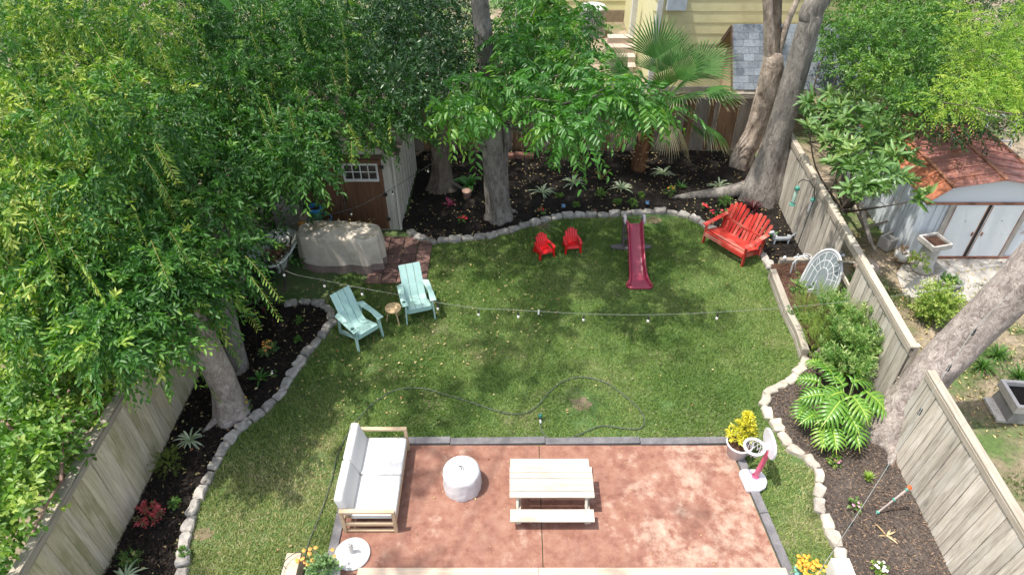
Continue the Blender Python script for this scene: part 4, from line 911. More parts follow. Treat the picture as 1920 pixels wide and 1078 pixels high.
for s in (-1, 1):
    part('leg', B().box(s * .625 - .016, s * .625 + .016, -.43, -.34, 0, .585), M_REDV, bn, bevel=.003); part('leg', B().box(s * .625 - .016, s * .625 + .016, .28, .36, 0, .6), M_REDV, bn, bevel=.003)
    part('armrest', B().beam((s * .64, -.47, .6), (s * .63, .42, .625), .12, .022), M_REDW, bn, bevel=.004)
part('back_crossbar', B().box(-.60, .60, .30, .325, .52, .58), M_REDV, bn)
for c in (-.31, .31):
    for k in range(6):
        u = (k - 2.5) / 2.5; xb = c + u * .235; xt = c + u * .31; h = 1.02 - .16 * u * u; L = math.hypot(.36, h - .26); tw = .045
        prof = [(-.038, 0), (.038, 0), (tw, L - .05), (tw * .7, L - .012), (0, L), (-tw * .7, L - .012), (-tw, L - .05)]
        b = B(); b.add([(x, 0, z) for x, z in prof] + [(x, .02, z) for x, z in prof], [tuple(range(7)), tuple(range(13, 6, -1))] + [(i, (i + 1) % 7, 7 + (i + 1) % 7, 7 + i) for i in range(7)])
        o = part('back_slat', b, M_REDV, bn, bevel=.003); o.location = (xb, .18, .26); o.rotation_euler = (-math.atan2(.34, h - .26), math.atan2(xt - xb, L), 0)

# --- grill under a cloth cover
M_CAN = simple('grey_beige_cloth', (.60, .53, .44), (.47, .41, .335), 4, rough=.9, bmp=.4, bd=.04, tone=(1, 1), spec=.15, fine=(120, .25)); M_HEM = simple('taupe_cloth', (.27, .205, .18), (.2, .15, .13), 5, rough=.9, bmp=.3, bd=.03, tone=(1, 1), spec=.15)
gr = thing('grill_cover', 'grill under a sagging beige cloth cover with a brown hem, in front of the shed', 'covered grill', (-4.22, 13.62, 0), R(-4)); gr.scale = (1, 1, 1.02)
def cover_ring(z, k, n):
    a = 2 * math.pi * k / n; zz = z / 1.05; hx, hy = 1.0 + .04 * (1 - zz), .40 + .05 * (1 - zz); ex = 3.6
    c, s = math.cos(a), math.sin(a); q = (abs(c) ** ex + abs(s) ** ex) ** (-1 / ex)
    f = 1 + (.085 * (abs(math.sin(a * 5.5 + 1.2 * zz + .6)) ** 1.5 - .5) + .035 * math.sin(a * 13 + 2 - zz * 3)) * (1.1 - zz) + .04 * noise.noise(Vector((c * 2.2, s * 2.2, z * 1.1)))
    if z > .93: f *= 1 - (z - .93) * .8
    return (q * c * hx * f, q * s * hy * f)
n = 96; b = B(); vs = []; fs = []; zs = [.24, .3, .4, .52, .66, .8, .9, .95, .975]
for i, z in enumerate(zs):
    for k in range(n): x, y = cover_ring(z, k, n); vs.append((x, y, z + (.03 * math.sin(k * .26) if i == 0 else 0)))
for r_, z in ((.96, .985), (.8, 1.0), (.6, 1.03), (.4, 1.06), (.2, 1.07), (.02, 1.07)):
    for k in range(n): x, y = cover_ring(.975, k, n); vs.append((x * r_, y * r_, z + .035 * noise.noise(Vector((x * r_ * 3, y * r_ * 5, 1))) - .10 * max(0, abs(x * r_) - .5) + .03 * noise.noise(Vector((x * r_ * 7, y * r_ * 9, 4)))))
m_ = len(zs) + 6
for i in range(m_ - 1):
    for k in range(n): fs.append((i * n + k, i * n + (k + 1) % n, (i + 1) * n + (k + 1) % n, (i + 1) * n + k))
part('cover', b.add(vs, fs), M_CAN, gr, True)
b = B(); vs = []; fs = []
for i, z in enumerate((.015, .1, .18, .245)):
    for k in range(n): x, y = cover_ring(z, k, n); vs.append((x * 1.006, y * 1.01, z + (.03 * math.sin(k * .26) if i == 3 else 0)))
for i in range(3):
    for k in range(n): fs.append((i * n + k, i * n + (k + 1) % n, (i + 1) * n + (k + 1) % n, (i + 1) * n + k))
part('hem_band', b.add(vs, fs), M_HEM, gr, True)
P = np.c_[rng.uniform(-5.1, -3.4, 130), rng.uniform(13.45, 13.9, 130), np.full(130, 1.14)]; P = P[(rng.uniform(0, 1, 130) < .35) | (P[:, 0] < -4.6)]
V, F, T = leaves(P, np.c_[rng.normal(size=(len(P), 2)), rng.normal(size=len(P)) * .1], .08, .03, rng.uniform(0, 1, len(P)), .3); o = link('fallen_leaves', fast('fallen_leaves', V, F, M_FALL, T)); tag(o, 'dead leaves and twigs lying on top of the grill cover', 'leaves', None, 'stuff')
# --- white garden cart full of leaves
M_TUB = simple('pale_cart_plastic', (.60, .62, .58), (.48, .5, .46), 4, rough=.5, bmp=.05)
ct = thing('garden_cart', 'white tub wheelbarrow with brown leaves inside and dark wooden handles, left of the covered grill', 'wheelbarrow', (-5.78, 13.35, 0), R(-12))
n = 40
def tubring(hx, hy, k, ex=3.0, sh=0): a = 2 * math.pi * k / n; c, s = math.cos(a), math.sin(a); q = (abs(c) ** ex + abs(s) ** ex) ** (-1 / ex); return (q * c * hx * (1 - .15 * s), q * s * hy + sh)
vs = []; fs = []; pr = [(.27, .5, .22), (.42, .68, .62), (.50, .78, .66), (.51, .79, .70), (.48, .76, .71), (.42, .7, .69), (.3, .56, .48), (.02, .05, .47)]
for hx, hy, z in pr:
    for k in range(n): x, y = tubring(hx, hy, k); vs.append((x, y, z))
for i in range(len(pr) - 1):
    for k in range(n): fs.append((i * n + k, i * n + (k + 1) % n, (i + 1) * n + (k + 1) % n, (i + 1) * n + k))
part('tub', B().add(vs, fs), M_TUB, ct, True)
P, D = ball((0, 0, .5), .3, 260, .18, 0); D = rng.normal(size=(260, 3)) * [1, 1, .3]; P[:, 1] *= 1.5; V, F, T = leaves(P, D, .1, .045, rng.uniform(0, 1, 260), .3)
link('dead_leaves', fast('dead_leaves', V, F, leafmat('brown_leaf', [(0, (.1, .05, .025)), (.7, (.2, .1, .05)), (1, (.4, .2, .1))], .8, .1), T), ct)
M_HND = wood('dark_handle_wood', (.09, .07, .06), (.05, .04, .035), axis=1, knots=False)
for s in (-1, 1):
    part('handle', B().beam((s * .22 + .1, .35, .8), (s * .3 + .55, -1.25, .45), .035, .04), M_HND, ct, bevel=.005)
    part('leg', B().beam((s * .28 + .1, -.45, .62), (s * .3 + .15, -.6, 0), .03, .04), M_BLK, ct)
part('wheel', B().tube([(-.05, .7, .19), (.05, .7, .19)], .19, 20), M_BLK, ct, bevel=.02); part('axle', B().tube([(-.2, .7, .19), (.2, .7, .19)], .015, 8), M_AC, ct)
b = B(); b.box(-.26, .3, -.75, -.5, .25, .66); part('tray', b, M_BLK, ct, bevel=.02)
ed = thing('garden_tool', 'white-shafted garden tool with a red grip leaning on the left fence', 'garden tool', (-6.35, 12.4, 0)); part('shaft', B().tube([(-.02, -.05, 0), (.1, .25, .95), (.1, .3, 1.1)], .016, 8), M_WM, ed); part('grip', B().tube([(.1, .3, 1.1), (-.02, .36, 1.2)], .028, 8), simple('dark_red_grip', (.3, .02, .02)), ed); part('head', B().box(-.12, .1, -.12, .05, 0, .06), M_BLK, ed)
# --- blue hose coil on its stand
M_BLUE = simple('blue_hose', (.03, .24, .5), (.025, .2, .42), 6, rough=.4, bmp=.02)
c0 = Vector((-5.0, 14.55, 0)); hs = thing('hose_coil', 'coil of bright blue hose on a small stand behind the grill cover', 'hose', c0)
pts = [(.2 * math.cos(a) * (1 - .02 * k % .2), .15 * math.sin(a) + .02 * math.sin(a * 1.7), .98 + .02 * (k // 14) + .012 * math.sin(a * 2.3)) for k, a in enumerate([k * .45 for k in range(62)])]
part('coil', B().tube(pts, .018, 7), M_BLUE, hs, True); part('loop', B().tube([(.3 * math.cos(a) + .1, .22 * math.sin(a) - .05, .74 + .04 * math.sin(a)) for a in [k * .35 for k in range(19)]], .016, 7), M_BLUE, hs, True)
part('bucket', B().lathe([(.14, 0), (.16, .7), (.17, .72), (.13, .9), (.06, .96)], 18), simple('green_plastic', (.05, .22, .09)), hs, True); part('crate', B().box(-.42, -.16, -.1, .2, 0, .8), simple('pinkish_crate', (.55, .42, .34)), hs, bevel=.01); part('can', B().lathe([(.08, 0), (.08, .72), (.04, .76)], 14, (-.34, -.2, 0)), M_ORG, hs)

# --- garden hose on the lawn and its sprinkler
M_HOSE = simple('dark_green_hose', (.075, .09, .07), (.05, .065, .05), 8, rough=.5, bmp=.02)
HP = [(563, 1090), (568, 1060), (573, 1035), (583, 1005), (600, 965), (614, 925), (624, 890), (632, 855), (648, 820), (668, 790), (690, 765), (715, 745), (742, 731), (775, 727), (805, 730), (830, 738), (865, 748), (895, 758), (925, 768), (955, 775), (985, 774), (1008, 760), (1030, 735), (1055, 715), (1085, 707), (1110, 709), (1140, 719), (1165, 737), (1190, 758), (1206, 778), (1208, 795), (1195, 804), (1165, 802), (1130, 798), (1105, 806), (1080, 817), (1055, 823), (1030, 821), (1016, 808), (1012, 790)]
def smooth(pts, k=6):
    out = []
    for i in range(len(pts) - 1):
        p0, p1, p2, p3 = pts[max(i - 1, 0)], pts[i], pts[i + 1], pts[min(i + 2, len(pts) - 1)]
        for j in range(k):
            t = j / k; out.append(.5 * ((2 * p1) + (p2 - p0) * t + (2 * p0 - 5 * p1 + 4 * p2 - p3) * t * t + (3 * p1 - p0 - 3 * p2 + p3) * t ** 3))
    return out + [pts[-1]]
hp = smooth([G(*p, .035) for p in HP]); b = B().tube(hp, .0105, 6); solo('garden_hose', b, M_HOSE, 'dark garden hose winding over the lawn from the lower left round to the sprinkler', 'hose', smooth=True)
q = G(1013, 788); sp = thing('sprinkler', 'small green and black sprinkler head at the end of the hose on the lawn', 'sprinkler', (q.x, q.y, 0))
part('stake', B().lathe([(.02, 0), (.025, .08), (.03, .1)], 12), M_BLK, sp); part('head', B().lathe([(.035, .1), (.04, .12), (.035, .17), (.01, .18)], 14), simple('dark_teal_plastic', (.01, .12, .09)), sp, True); part('coupling', B().tube([(0, -.02, .04), (0, -.1, .035)], .018, 8), M_WM, sp)

# --- solar lights, red flowers etc. live with the plants; shepherd's hook, feeders, ornaments
def solar(px, py, label):
    p = G(px, py + 8, 0); t = thing('solar_light', label, 'solar light', (p.x, p.y, .03), 0, 'solar path lights in the back bed')
    part('stake', B().tube([(0, 0, 0), (0, 0, .12)], .01, 6), M_BLK, t); part('housing', B().box(-.055, .055, -.07, .07, .12, .145), M_BLK, t, bevel=.004)
    o = part('solar_panel', B().box(-.045, .045, -.06, .06, .146, .152), simple('blue_solar_cell', (.1, .2, .34), (.07, .15, .27), 30, rough=.2, bmp=0), t); t.rotation_euler = (R(18), 0, 0)
solar(1056, 386, 'blue-topped solar light standing behind the red chairs'); solar(1212, 380, 'blue-topped solar light standing behind the slide')
hk = thing('shepherd_hook', 'tall thin black shepherd hook against the right fence with a glass feeder', 'garden hook', (7.1, 13.75, 0))
b = B().tube([(0, 0, 0), (.18, .25, 1.65), (.17, .4, 1.85), (.1, .6, 1.93), (0, .78, 1.86), (-.03, .86, 1.72)], .011, 6); part('hook', b, M_BLK, hk, True)
fd = thing('hanging_feeder', 'clear and green bird feeder hanging from the black hook', 'bird feeder', (7.08, 14.6, 1.1)); part('tube', B().lathe([(.04, 0), (.045, .1), (.045, .42), (.03, .45)], 14), simple('pale_green_glass', (.35, .5, .42), rough=.1, bmp=0), fd, True); part('lid', B().lathe([(.07, .45), (.05, .5), (.01, .55)], 14), simple('teal_plastic', (.08, .35, .27)), fd, True); part('wire', B().tube([(0, 0, .55), (-.01, .0, .64)], .004, 4), M_BLK, fd); part('tray', B().lathe([(.02, -.02), (.075, -.01), (.075, .01), (.04, .01)], 14), simple('teal_plastic', (.08, .35, .27)), fd)
wc = thing('wind_chime', 'green and silver wind chime hanging on the right fence', 'wind chime', (7.28, 14.05, 1.05)); part('top', B().lathe([(.06, .52), (.06, .56), (.02, .6)], 12), simple('teal_plastic', (.08, .35, .27)), wc)
for k in range(5): a = k * 1.256; part('chime_tube', B().tube([(.04 * math.cos(a), .04 * math.sin(a), .51), (.04 * math.cos(a), .04 * math.sin(a), .08 + .05 * k)], .009, 6), M_WM, wc)
# dachshund planter
M_ALU = simple('pale_grey_metal', (.47, .5, .52), (.38, .4, .42), 6, rough=.45, bmp=.03)
p = G(1462, 457); dg = thing('dachshund_planter', 'grey metal dachshund planter facing the red bench', 'planter', (p.x, p.y, .04), R(3))
part('body', B().tube([(-.24, 0, .17), (-.2, 0, .16), (-.1, 0, .145), (.1, 0, .145), (.2, 0, .16), (.26, 0, .19)], [.04, .075, .08, .08, .075, .03], 14), M_ALU, dg, True)
part('head', B().tube([(-.2, 0, .2), (-.25, 0, .29), (-.28, 0, .33), (-.34, 0, .32), (-.42, 0, .29)], [.045, .04, .055, .04, .02], 12), M_ALU, dg, True)
for s in (-1, 1): part('ear', B().add([(-.26, s * .05, .36), (-.22, s * .06, .33), (-.23, s * .075, .25), (-.27, s * .075, .26)], [(0, 1, 2, 3)]), M_ALU, dg, solid=.01)
for x in (-.18, .18):
    for s in (-1, 1): part('leg', B().tube([(x, s * .055, .12), (x, s * .06, .0)], [.028, .02], 8), M_ALU, dg)
part('tail', B().tube([(.25, 0, .19), (.33, 0, .27), (.36, 0, .33)], [.02, .012, .006], 6), M_ALU, dg); part('planting_slot', B().box(-.13, .13, -.035, .035, .218, .228), M_MD, dg)
p = G(1489, 500); wcn = thing('watering_can', 'white watering can on the mulch behind the raised bed', 'watering can', (p.x, p.y, .04), R(10))
part('body', B().lathe([(.1, 0), (.11, .02), (.1, .2), (.06, .25), (.05, .24)], 20), M_WM, wcn, True); part('spout', B().tube([(-.08, 0, .06), (-.22, 0, .16), (-.32, 0, .27)], [.025, .015, .012], 8), M_WM, wcn); part('rose', B().tube([(-.31, 0, .26), (-.35, 0, .30)], [.02, .045], 12), M_WM, wcn)
part('handle', B().tube([(.09, 0, .06), (.2, 0, .12), (.2, 0, .22), (.08, 0, .24)], .011, 6), M_WM, wcn, True); part('top_handle', B().tube([(-.05, 0, .24), (0, 0, .36), (.07, 0, .25)], .011, 6), M_WM, wcn, True)
p = G(1505, 503); wc2 = thing('wire_stand', 'small white wire stand just right of the watering can', 'wire stand', (p.x + .04, p.y + .05, .04), 0)
for s in (-1, 1): part('leg', B().tube([(s * .02, 0, 0), (s * .1, 0, .3)], .01, 5), M_WM, wc2)
part('hoop', B().tube([(.1 * math.cos(a), .1 * math.sin(a), .3) for a in [k * .52 for k in range(13)]], .01, 5), M_WM, wc2)
# arched window frame leaning on the fence
wf = thing('arched_window_frame', 'large white half-round window frame leaning against the right fence', 'window frame', (7.0, 12.15, .12), R(90)); W_, H_ = .43, .9
def arc(rx, rz, n=24, a0=0, a1=math.pi): return [(rx * math.cos(a0 + (a1 - a0) * k / n), 0, .55 + rz * math.sin(a0 + (a1 - a0) * k / n)) for k in range(n + 1)]
part('outer_frame', B().tube([(W_, 0, 0)] + arc(W_, .72) + [(-W_, 0, 0), (W_, 0, 0)], .028, 6), M_WM, wf); part('outer_frame', B().tube([(W_ - .06, 0, .04)] + arc(W_ - .06, .66) + [(-W_ + .06, 0, .04), (W_ - .06, 0, .04)], .014, 6), M_WM, wf)
for rx, rz in ((.18, .26), (.34, .45)): part('muntin', B().tube([(rx * .77, 0, .05)] + arc(rx * .77, rz) + [(-rx * .77, 0, .05)], .012, 5), M_WM, wf)
for k in range(7): a = math.pi * (k + .5) / 7; part('muntin', B().tube([(.14 * math.cos(a), 0, .55 + .26 * math.sin(a)), (.39 * math.cos(a), 0, .55 + .66 * math.sin(a))], .01, 5), M_WM, wf)
for k in range(5): a = math.pi * (k + .8) / 6; part('muntin', B().tube([(.26 * math.cos(a), 0, .55 + .45 * math.sin(a)), (.32 * math.cos(a + .13), 0, .55 + .5 * math.sin(a + .13)), (.39 * math.cos(a + .26), 0, .55 + .64 * math.sin(a + .26))], .009, 5), M_WM, wf)
part('pane', B().add([(W_ - .03, .004, .02)] + [(x, .004, z) for x, y, z in arc(W_ - .03, .69)] + [(-W_ + .03, .004, .02)], [tuple(range(27))]), simple('hazy_glass', (.22, .25, .26), (.16, .19, .2), 4, rough=.15, bmp=0), wf)
wf.rotation_euler = (R(12), 0, R(117))
# pinwheel, trowel
p = G(1530, 508); pwn = thing('pinwheel', 'white pinwheel on a stick beside the arched window frame', 'pinwheel', (p.x, p.y - .9, .2)); part('stick', B().tube([(0, 0, 0), (.0, .25, .75)], .008, 5), M_WM, pwn)
for k in range(5): a = k * 1.2566; part('vane', B().add([(0, .22, .78), (.16 * math.cos(a), .2, .78 + .16 * math.sin(a)), (.13 * math.cos(a + .5), .24, .78 + .13 * math.sin(a + .5))], [(0, 1, 2)]), M_WM, pwn, solid=.006)
part('hub', B().tube([(0, .2, .78), (0, .25, .78)], .02, 8), M_BLK, pwn)
p = G(1515, 570); tg = thing('plant_tag', 'small white plant marker on a stake in the raised bed', 'plant marker', (p.x - .05, p.y, .2)); part('stake', B().tube([(0, 0, 0), (.12, .12, .42)], .007, 5), M_WM, tg); part('card', B().box(-.05, .07, .02, .04, .14, .23), M_WM, tg)
# white scroll chair-back / trellis beside the frame
tr = thing('scroll_trellis', 'low white curved metal trellis beside the arched window frame', 'trellis', (6.95, 12.95, .1)); part('hoop', B().tube([(-.2, 0, 0), (-.22, 0, .4), (-.1, 0, .62), (.06, 0, .62), (.16, 0, .5)], .02, 6), M_WM, tr); part('hoop', B().tube([(-.05, .05, 0), (-.12, .05, .3), (-.16, .05, .55)], .014, 6), M_WM, tr)
# stake with tape in the sunny bed
a_, b_ = G(1643, 962, .04), Vector((6.05, 6.15, .85)); b_ = G(1705, 914, .75); sk = thing('taped_stake', 'leaning wooden stake with teal ties and an orange tip in the bed at lower right', 'garden stake', a_); part('pole', B().tube([(0, 0, 0), b_ - a_], [.012, .02], 6), simple('pinkish_wood', (.5, .42, .38)), sk)
for f in (.05, .55, .93): c = (b_ - a_) * f; part('tie', B().tube([c - (b_ - a_) * .015, c + (b_ - a_) * .02], .028, 8), simple('teal_plastic', (.08, .35, .27)), sk)
c = (b_ - a_); part('cap', B().tube([c, c * 1.04], [.045, .03], 8), simple('orange_cap', (.75, .12, .02)), sk)
# sprinkler pot and tiny pots in back bed
p = G(876, 372); b = B().lathe([(.1, 0), (.13, .2), (.14, .23), (.11, .23)], 16, (p.x, p.y, .03)); solo('clay_pot', b, simple('pink_terracotta', (.42, .26, .2)), 'small pinkish clay pot under the broad-leaved plant by the twin trunk', 'pot', smooth=True)
p = G(975, 297); b = B()
for k in range(3): b.box(p.x - .45 + k * .3, p.x - .17 + k * .3, p.y - .1, p.y + .1, .03, .14 + .03 * (k % 2))
solo('loose_bricks', b, M_BRK, 'row of dark loose bricks at the foot of the back fence', 'bricks')

# ================================================================== STRING LIGHTS
M_WIRE = simple('pale_wire', (.22, .23, .21), rough=.5, bmp=0); M_BULB = simple('frosted_bulb', (.72, .7, .62), rough=.2, bmp=0); M_WIRED = simple('black_wire', (.03, .03, .03), rough=.5, bmp=0)
def string(name, label, P, bulbs, m, r=.006, tagp=None, drop=.05, bm=None):
    t = thing('string_lights', label, 'string lights', P[0], world=True); part('wire', B().tube(smooth(P, 6), r, 5), m, t)
    so_ = bu = None
    for q in bulbs:
        if so_ is None: so_ = B().lathe([(.012, -drop), (.02, -drop - .01), (.022, -drop - .06), (.018, -drop - .07)], 8).tube([(0, 0, 0), (0, 0, -drop)], .005, 4).mesh('socket', M_BLK); bu = B().lathe([(.016, -drop - .07), (.026, -drop - .1), (.022, -drop - .135), (.006, -drop - .15)], 10).mesh('bulb', bm or M_BULB, True)
        o = link('socket', so_, t); o.location = Vector(q) - t.location; o2 = link('bulb', bu, t); o.scale = o2.scale = (.85, .85, .85); o2.location = Vector(q) - t.location
    if tagp is not None: o = part('tag', B().box(tagp.x - .012, tagp.x + .012, tagp.y - .003, tagp.y + .003, tagp.z - .1, tagp.z), M_WM, t)
Z1 = 3.1; W1 = [G(441, 441, 2.6), G(530, 505, 2.8), G(606, 525, 2.95), G(677, 540, Z1), G(745, 552, Z1), G(820, 567, Z1), G(897, 578, Z1), G(945, 580, Z1), G(1095, 588, Z1), G(1217, 590, Z1), G(1347, 585, Z1), G(1500, 574, 3.2), G(1690, 553, 3.4), G(1925, 518, 3.8)]
string('a', 'long string of bulbs hanging across the middle of the lawn', W1, [W1[1], W1[2], W1[3], W1[5], W1[6], G(972, 582, Z1), W1[8], W1[9], W1[10]], M_WIRE, .0026, G(1010, 581, Z1))
W2 = [G(425, 432, 2.4), G(505, 430, 2.3), G(575, 412, 2.25), G(657, 392, 2.3), G(717, 364, 2.3), G(802, 312, 2.5), G(836, 285, 2.8)]
string('b', 'dark string of bulbs running past the shed doors to the tree', W2, [W2[0].lerp(W2[1], .4), W2[2], W2[3], G(735, 355, 2.3), W2[5]], M_WIRED)
W3 = [G(1900, 545, 4.6), G(1832, 612, 4.3), G(1785, 680, 4.0), G(1731, 762, 3.7), G(1668, 868, 3.4), G(1600, 975, 3.2), G(1520, 1095, 3.1)]
string('c', 'string of dark bulbs slanting down past the near leaning trunk to the bottom edge', W3, W3[1:6], M_WIRE, .004, bm=simple('smoked_bulb', (.06, .06, .055), rough=.15, bmp=0))
# ================================================================== TREES
def bark(name, a, b_, sc=(1, 1, .25), s=9, bs_=.8):
    if name in MATS: return MATS[name]
    m, t, bs = newmat(name); v = coords(t, sc, False); n = noi(t, v, s * .55, 8, .7, 1.3); nf = noi(t, v, s * 3.2, 5, .7); n2 = noi(t, coords(t, (1, 1, 1), False), 2.0, 5, .6)
    c = ramp(t, n, [(.36, b_), (.62, a)]); c = mix(t, ramp(t, n2, [(.45, 0.0), (.7, .5)]), c, tuple(x * 1.35 for x in a)); c = mix(t, .6, c, ramp(t, nf, [(.35, .6), (.65, 1.25)]), 'MULTIPLY'); t.links.new(c, bs.inputs['Base Color'])
    bs.inputs['Roughness'].default_value = .95; bs.inputs['Specular IOR Level'].default_value = .15; bump(t, bs, n, bs_, .06); MATS[name] = m; return m
M_BARK = bark('grey_brown_bark', (.28, .255, .225), (.105, .09, .078), (1, 1, .3), 16)
M_BARKP = bark('pale_bark', (.45, .385, .345), (.19, .155, .135), (1, 1, .6), 15, 1.0)
M_BARKD = bark('brown_bark', (.2, .165, .13), (.08, .06, .045))
M_BARKS = bark('stripped_bark', (.50, .41, .335), (.13, .09, .065), (1, 1, .5), 6, 1.0)
def trunk_pts(rows):
    """rows of (px, py, Y, width in px) -> points and radii"""
    P = [PY(px, py, Y) for px, py, Y, _ in rows]; return P, [w_ / FPX * depth(p) / 2 for p, (_, _, _, w_) in zip(P, rows)]
def trunk_part(rows, m, tree, flare=0, name='trunk', extra=None):
    P, r = trunk_pts(rows)
    if flare: b0 = P[0].copy(); b0.z = -.05; P = [Vector((P[0].x, P[0].y, -.05))] + P; r = [r[0] * flare] + r
    if extra: P += [Vector(e[:3]) for e in extra]; r += [e[3] for e in extra]
    n = len(P); D = smooth(P, 7); idx = np.linspace(0, n - 1, len(D)); rr = list(np.interp(idx, range(n), r))
    me = B().tube(D, rr, 30, wob=.12, flute=.16 if flare else 0); o = link(name, me.mesh(name, m, True, tree.location), tree); return P
def roots(tree, c, m, specs):
    for a, L, r0, z0 in specs:
        c = Vector(c); d = Vector((math.cos(a), math.sin(a), 0)); pts = [c + Vector((0, 0, z0)), c + d * L * .35 + Vector((0, 0, z0 * .4)), c + d * L * .7 + Vector((.05, 0, .08)), c + d * L + Vector((0, 0, -.03))]
        D = smooth(pts, 5); part('root', B().tube(D, list(np.interp(np.linspace(0, 3, len(D)), range(4), [r0, r0 * .75, r0 * .45, r0 * .15])), 10, wob=.25), m, tree, True)
def limbs(tree, base, ends, m, r0=.05):
    b = B()
    for e in ends:
        a = Vector(base); e = Vector(e); mid = a.lerp(e, .5) + Vector((random.uniform(-.3, .3), random.uniform(-.3, .3), random.uniform(-.2, .15)))
        D = smooth([a, mid, e], 5); b.tube(D, list(np.linspace(r0, .008, len(D))), 5, cap=False)
        for _ in range(3):
            s = D[random.randrange(4, len(D))]; q = s + Vector((random.gauss(0, .4), random.gauss(0, .4), random.gauss(0, .3))); b.tube([s, q], [.012, .004], 3, cap=False)
    part('branches', b, m, tree)
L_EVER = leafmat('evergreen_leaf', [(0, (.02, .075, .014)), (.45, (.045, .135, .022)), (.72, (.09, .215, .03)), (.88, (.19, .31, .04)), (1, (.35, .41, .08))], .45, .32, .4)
L_PEC = leafmat('compound_leaflet', [(0, (.03, .11, .02)), (.6, (.07, .2, .03)), (1, (.2, .34, .045))], .38, .38, .45)
L_DARK = leafmat('dark_glossy_leaf', [(0, (.014, .05, .012)), (1, (.045, .11, .025))], .35, .2)
L_MED = leafmat('medium_green_leaf', [(0, (.035, .10, .02)), (.6, (.09, .2, .035)), (1, (.2, .32, .05))], .45, .35, .4)
L_LIME = leafmat('lime_green_leaf', [(0, (.07, .17, .02)), (.5, (.17, .30, .035)), (1, (.36, .44, .07))], .5, .4, .3)
L_LOQ = leafmat('large_loquat_leaf', [(0, (.045, .12, .03)), (.6, (.12, .22, .055)), (1, (.32, .40, .15))], .42, .22, .5)
L_VINE = leafmat('vine_leaf', [(0, (.04, .12, .02)), (.55, (.13, .25, .04)), (1, (.34, .42, .09))], .42, .35, .4)

def fill(poly, step, zf, r, n, **k):
    """clumps whose middles fall inside an outline of the crown as surveyed, at heights zf(px,py)"""
    out = []; xs = [p[0] for p in poly]; ys = [p[1] for p in poly]
    x = min(xs)
    while x < max(xs):
        y = min(ys)
        while y < max(ys):
            qx, qy = x + random.uniform(-.4, .4) * step, y + random.uniform(-.4, .4) * step
            if inpoly(qx, qy, poly): out.append((G(qx, qy, zf(qx, qy)), r * random.uniform(.75, 1.25), n))
            y += step
        x += step
    return out
def foliage(cl, L, W, nl, Ls, tint, droop=.35, up=.1, pin=False, big=False, flat=.8, spread=.9, curl=.05, tj=.16, shell=.3, bias=None, tip=0.0):
    ps = []
    for c, r, n in cl:
        P, D = ball(c, r, n, flat, shell); D = D + np.array([0, 0, up]) + (np.array(bias) if bias is not None else 0)
        t0 = tint(c) if callable(tint) else tint
        ps.append(sprays(P, D, nl, Ls * rng.uniform(.6, 1.3, n), L, W, np.clip(t0 + rng.normal(size=n) * tj, 0, 1), droop, spread, pin, big, curl=curl, tip=tip))
    return ps

# ---- left: two leaning trunks under one drooping evergreen crown
t1 = thing('evergreen_tree', 'nearer drooping evergreen at left, its pale trunk leaning out of the mulch bed', 'tree', G(432, 772), world=True, group='evergreen trees over the left fence')
P1 = trunk_part([(432, 765, 8.75, 62), (420, 722, 8.75, 52), (397, 670, 8.6, 50), (374, 625, 8.45, 47), (350, 570, 8.4, 42)], M_BARKP, t1, 1.25)
roots(t1, G(432, 772), M_BARKP, [(-2.2, .7, .12, .25), (-.6, .45, .1, .2), (2.6, .5, .1, .25)])
t2 = thing('evergreen_tree', 'farther drooping evergreen at left, its greyer straight trunk just behind the pale one', 'tree', G(448, 700), world=True, group='evergreen trees over the left fence')
P2 = trunk_part([(447, 690, 9.95, 38), (432, 620, 10.0, 34), (412, 545, 10.1, 33), (395, 470, 10.3, 30), (385, 380, 10.8, 26)], M_BARK, t2, 1.25)
POLY1 = [(-60, -60), (330, -60), (400, 200), (425, 340), (440, 400), (455, 440), (440, 500), (420, 560), (380, 600), (350, 645), (290, 650), (235, 670), (160, 650), (60, 600), (-60, 590)]
POLY2 = [(330, -80), (835, -80), (830, 60), (810, 150), (785, 215), (750, 262), (705, 255), (655, 262), (620, 285), (600, 320), (570, 345), (520, 345), (470, 355), (430, 340), (400, 200)]
def z1(x, y): return 4.9 - .0034 * max(0, y - 200) + .6 * noise.noise(Vector((x / 150, y / 150, 1))) + (1.3 if y < 400 else .6) * noise.noise(Vector((x / 60, y / 60, 2))) - .0022 * max(0, x - 150)  + .3 * (y < 80)
def z2(x, y): return 4.3 - .0028 * (x - 330) + .6 * noise.noise(Vector((x / 130, y / 130, 5))) + 1.3 * noise.noise(Vector((x / 55, y / 55, 6)))
c1 = fill(POLY1, 40, z1, .36, 21); c2 = fill(POLY2, 36, z2, .40, 21)
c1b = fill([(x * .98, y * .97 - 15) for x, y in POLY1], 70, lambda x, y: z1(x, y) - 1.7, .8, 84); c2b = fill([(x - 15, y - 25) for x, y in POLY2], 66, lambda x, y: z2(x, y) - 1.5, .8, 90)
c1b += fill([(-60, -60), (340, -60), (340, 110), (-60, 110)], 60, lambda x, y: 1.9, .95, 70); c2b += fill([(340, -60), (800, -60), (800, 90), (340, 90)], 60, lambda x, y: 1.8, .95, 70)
def tint2(c): return .40 + .2 * fbm(c.x, c.y, .6, 3)
def tint1(c):
    return .44 + .32 * max(0, min(1, (-c.x - 5.8) / 1.8)) + .24 * fbm(c.x, c.y, .6, 3) + (.15 if c.z < 3.4 and c.x > -5.6 else 0)
crown_obj('crown', foliage(c1, .135, .042, 14, .42, tint1, .5, .1, spread=.75, big=True, bias=(.1, -.45, -.1), tip=.22) + foliage(c1b, .18, .06, 9, .4, lambda c: .2, .4, .1, spread=1.1) , L_EVER, t1)  # back layer tinted darker, standing for the shaded inside of the crown
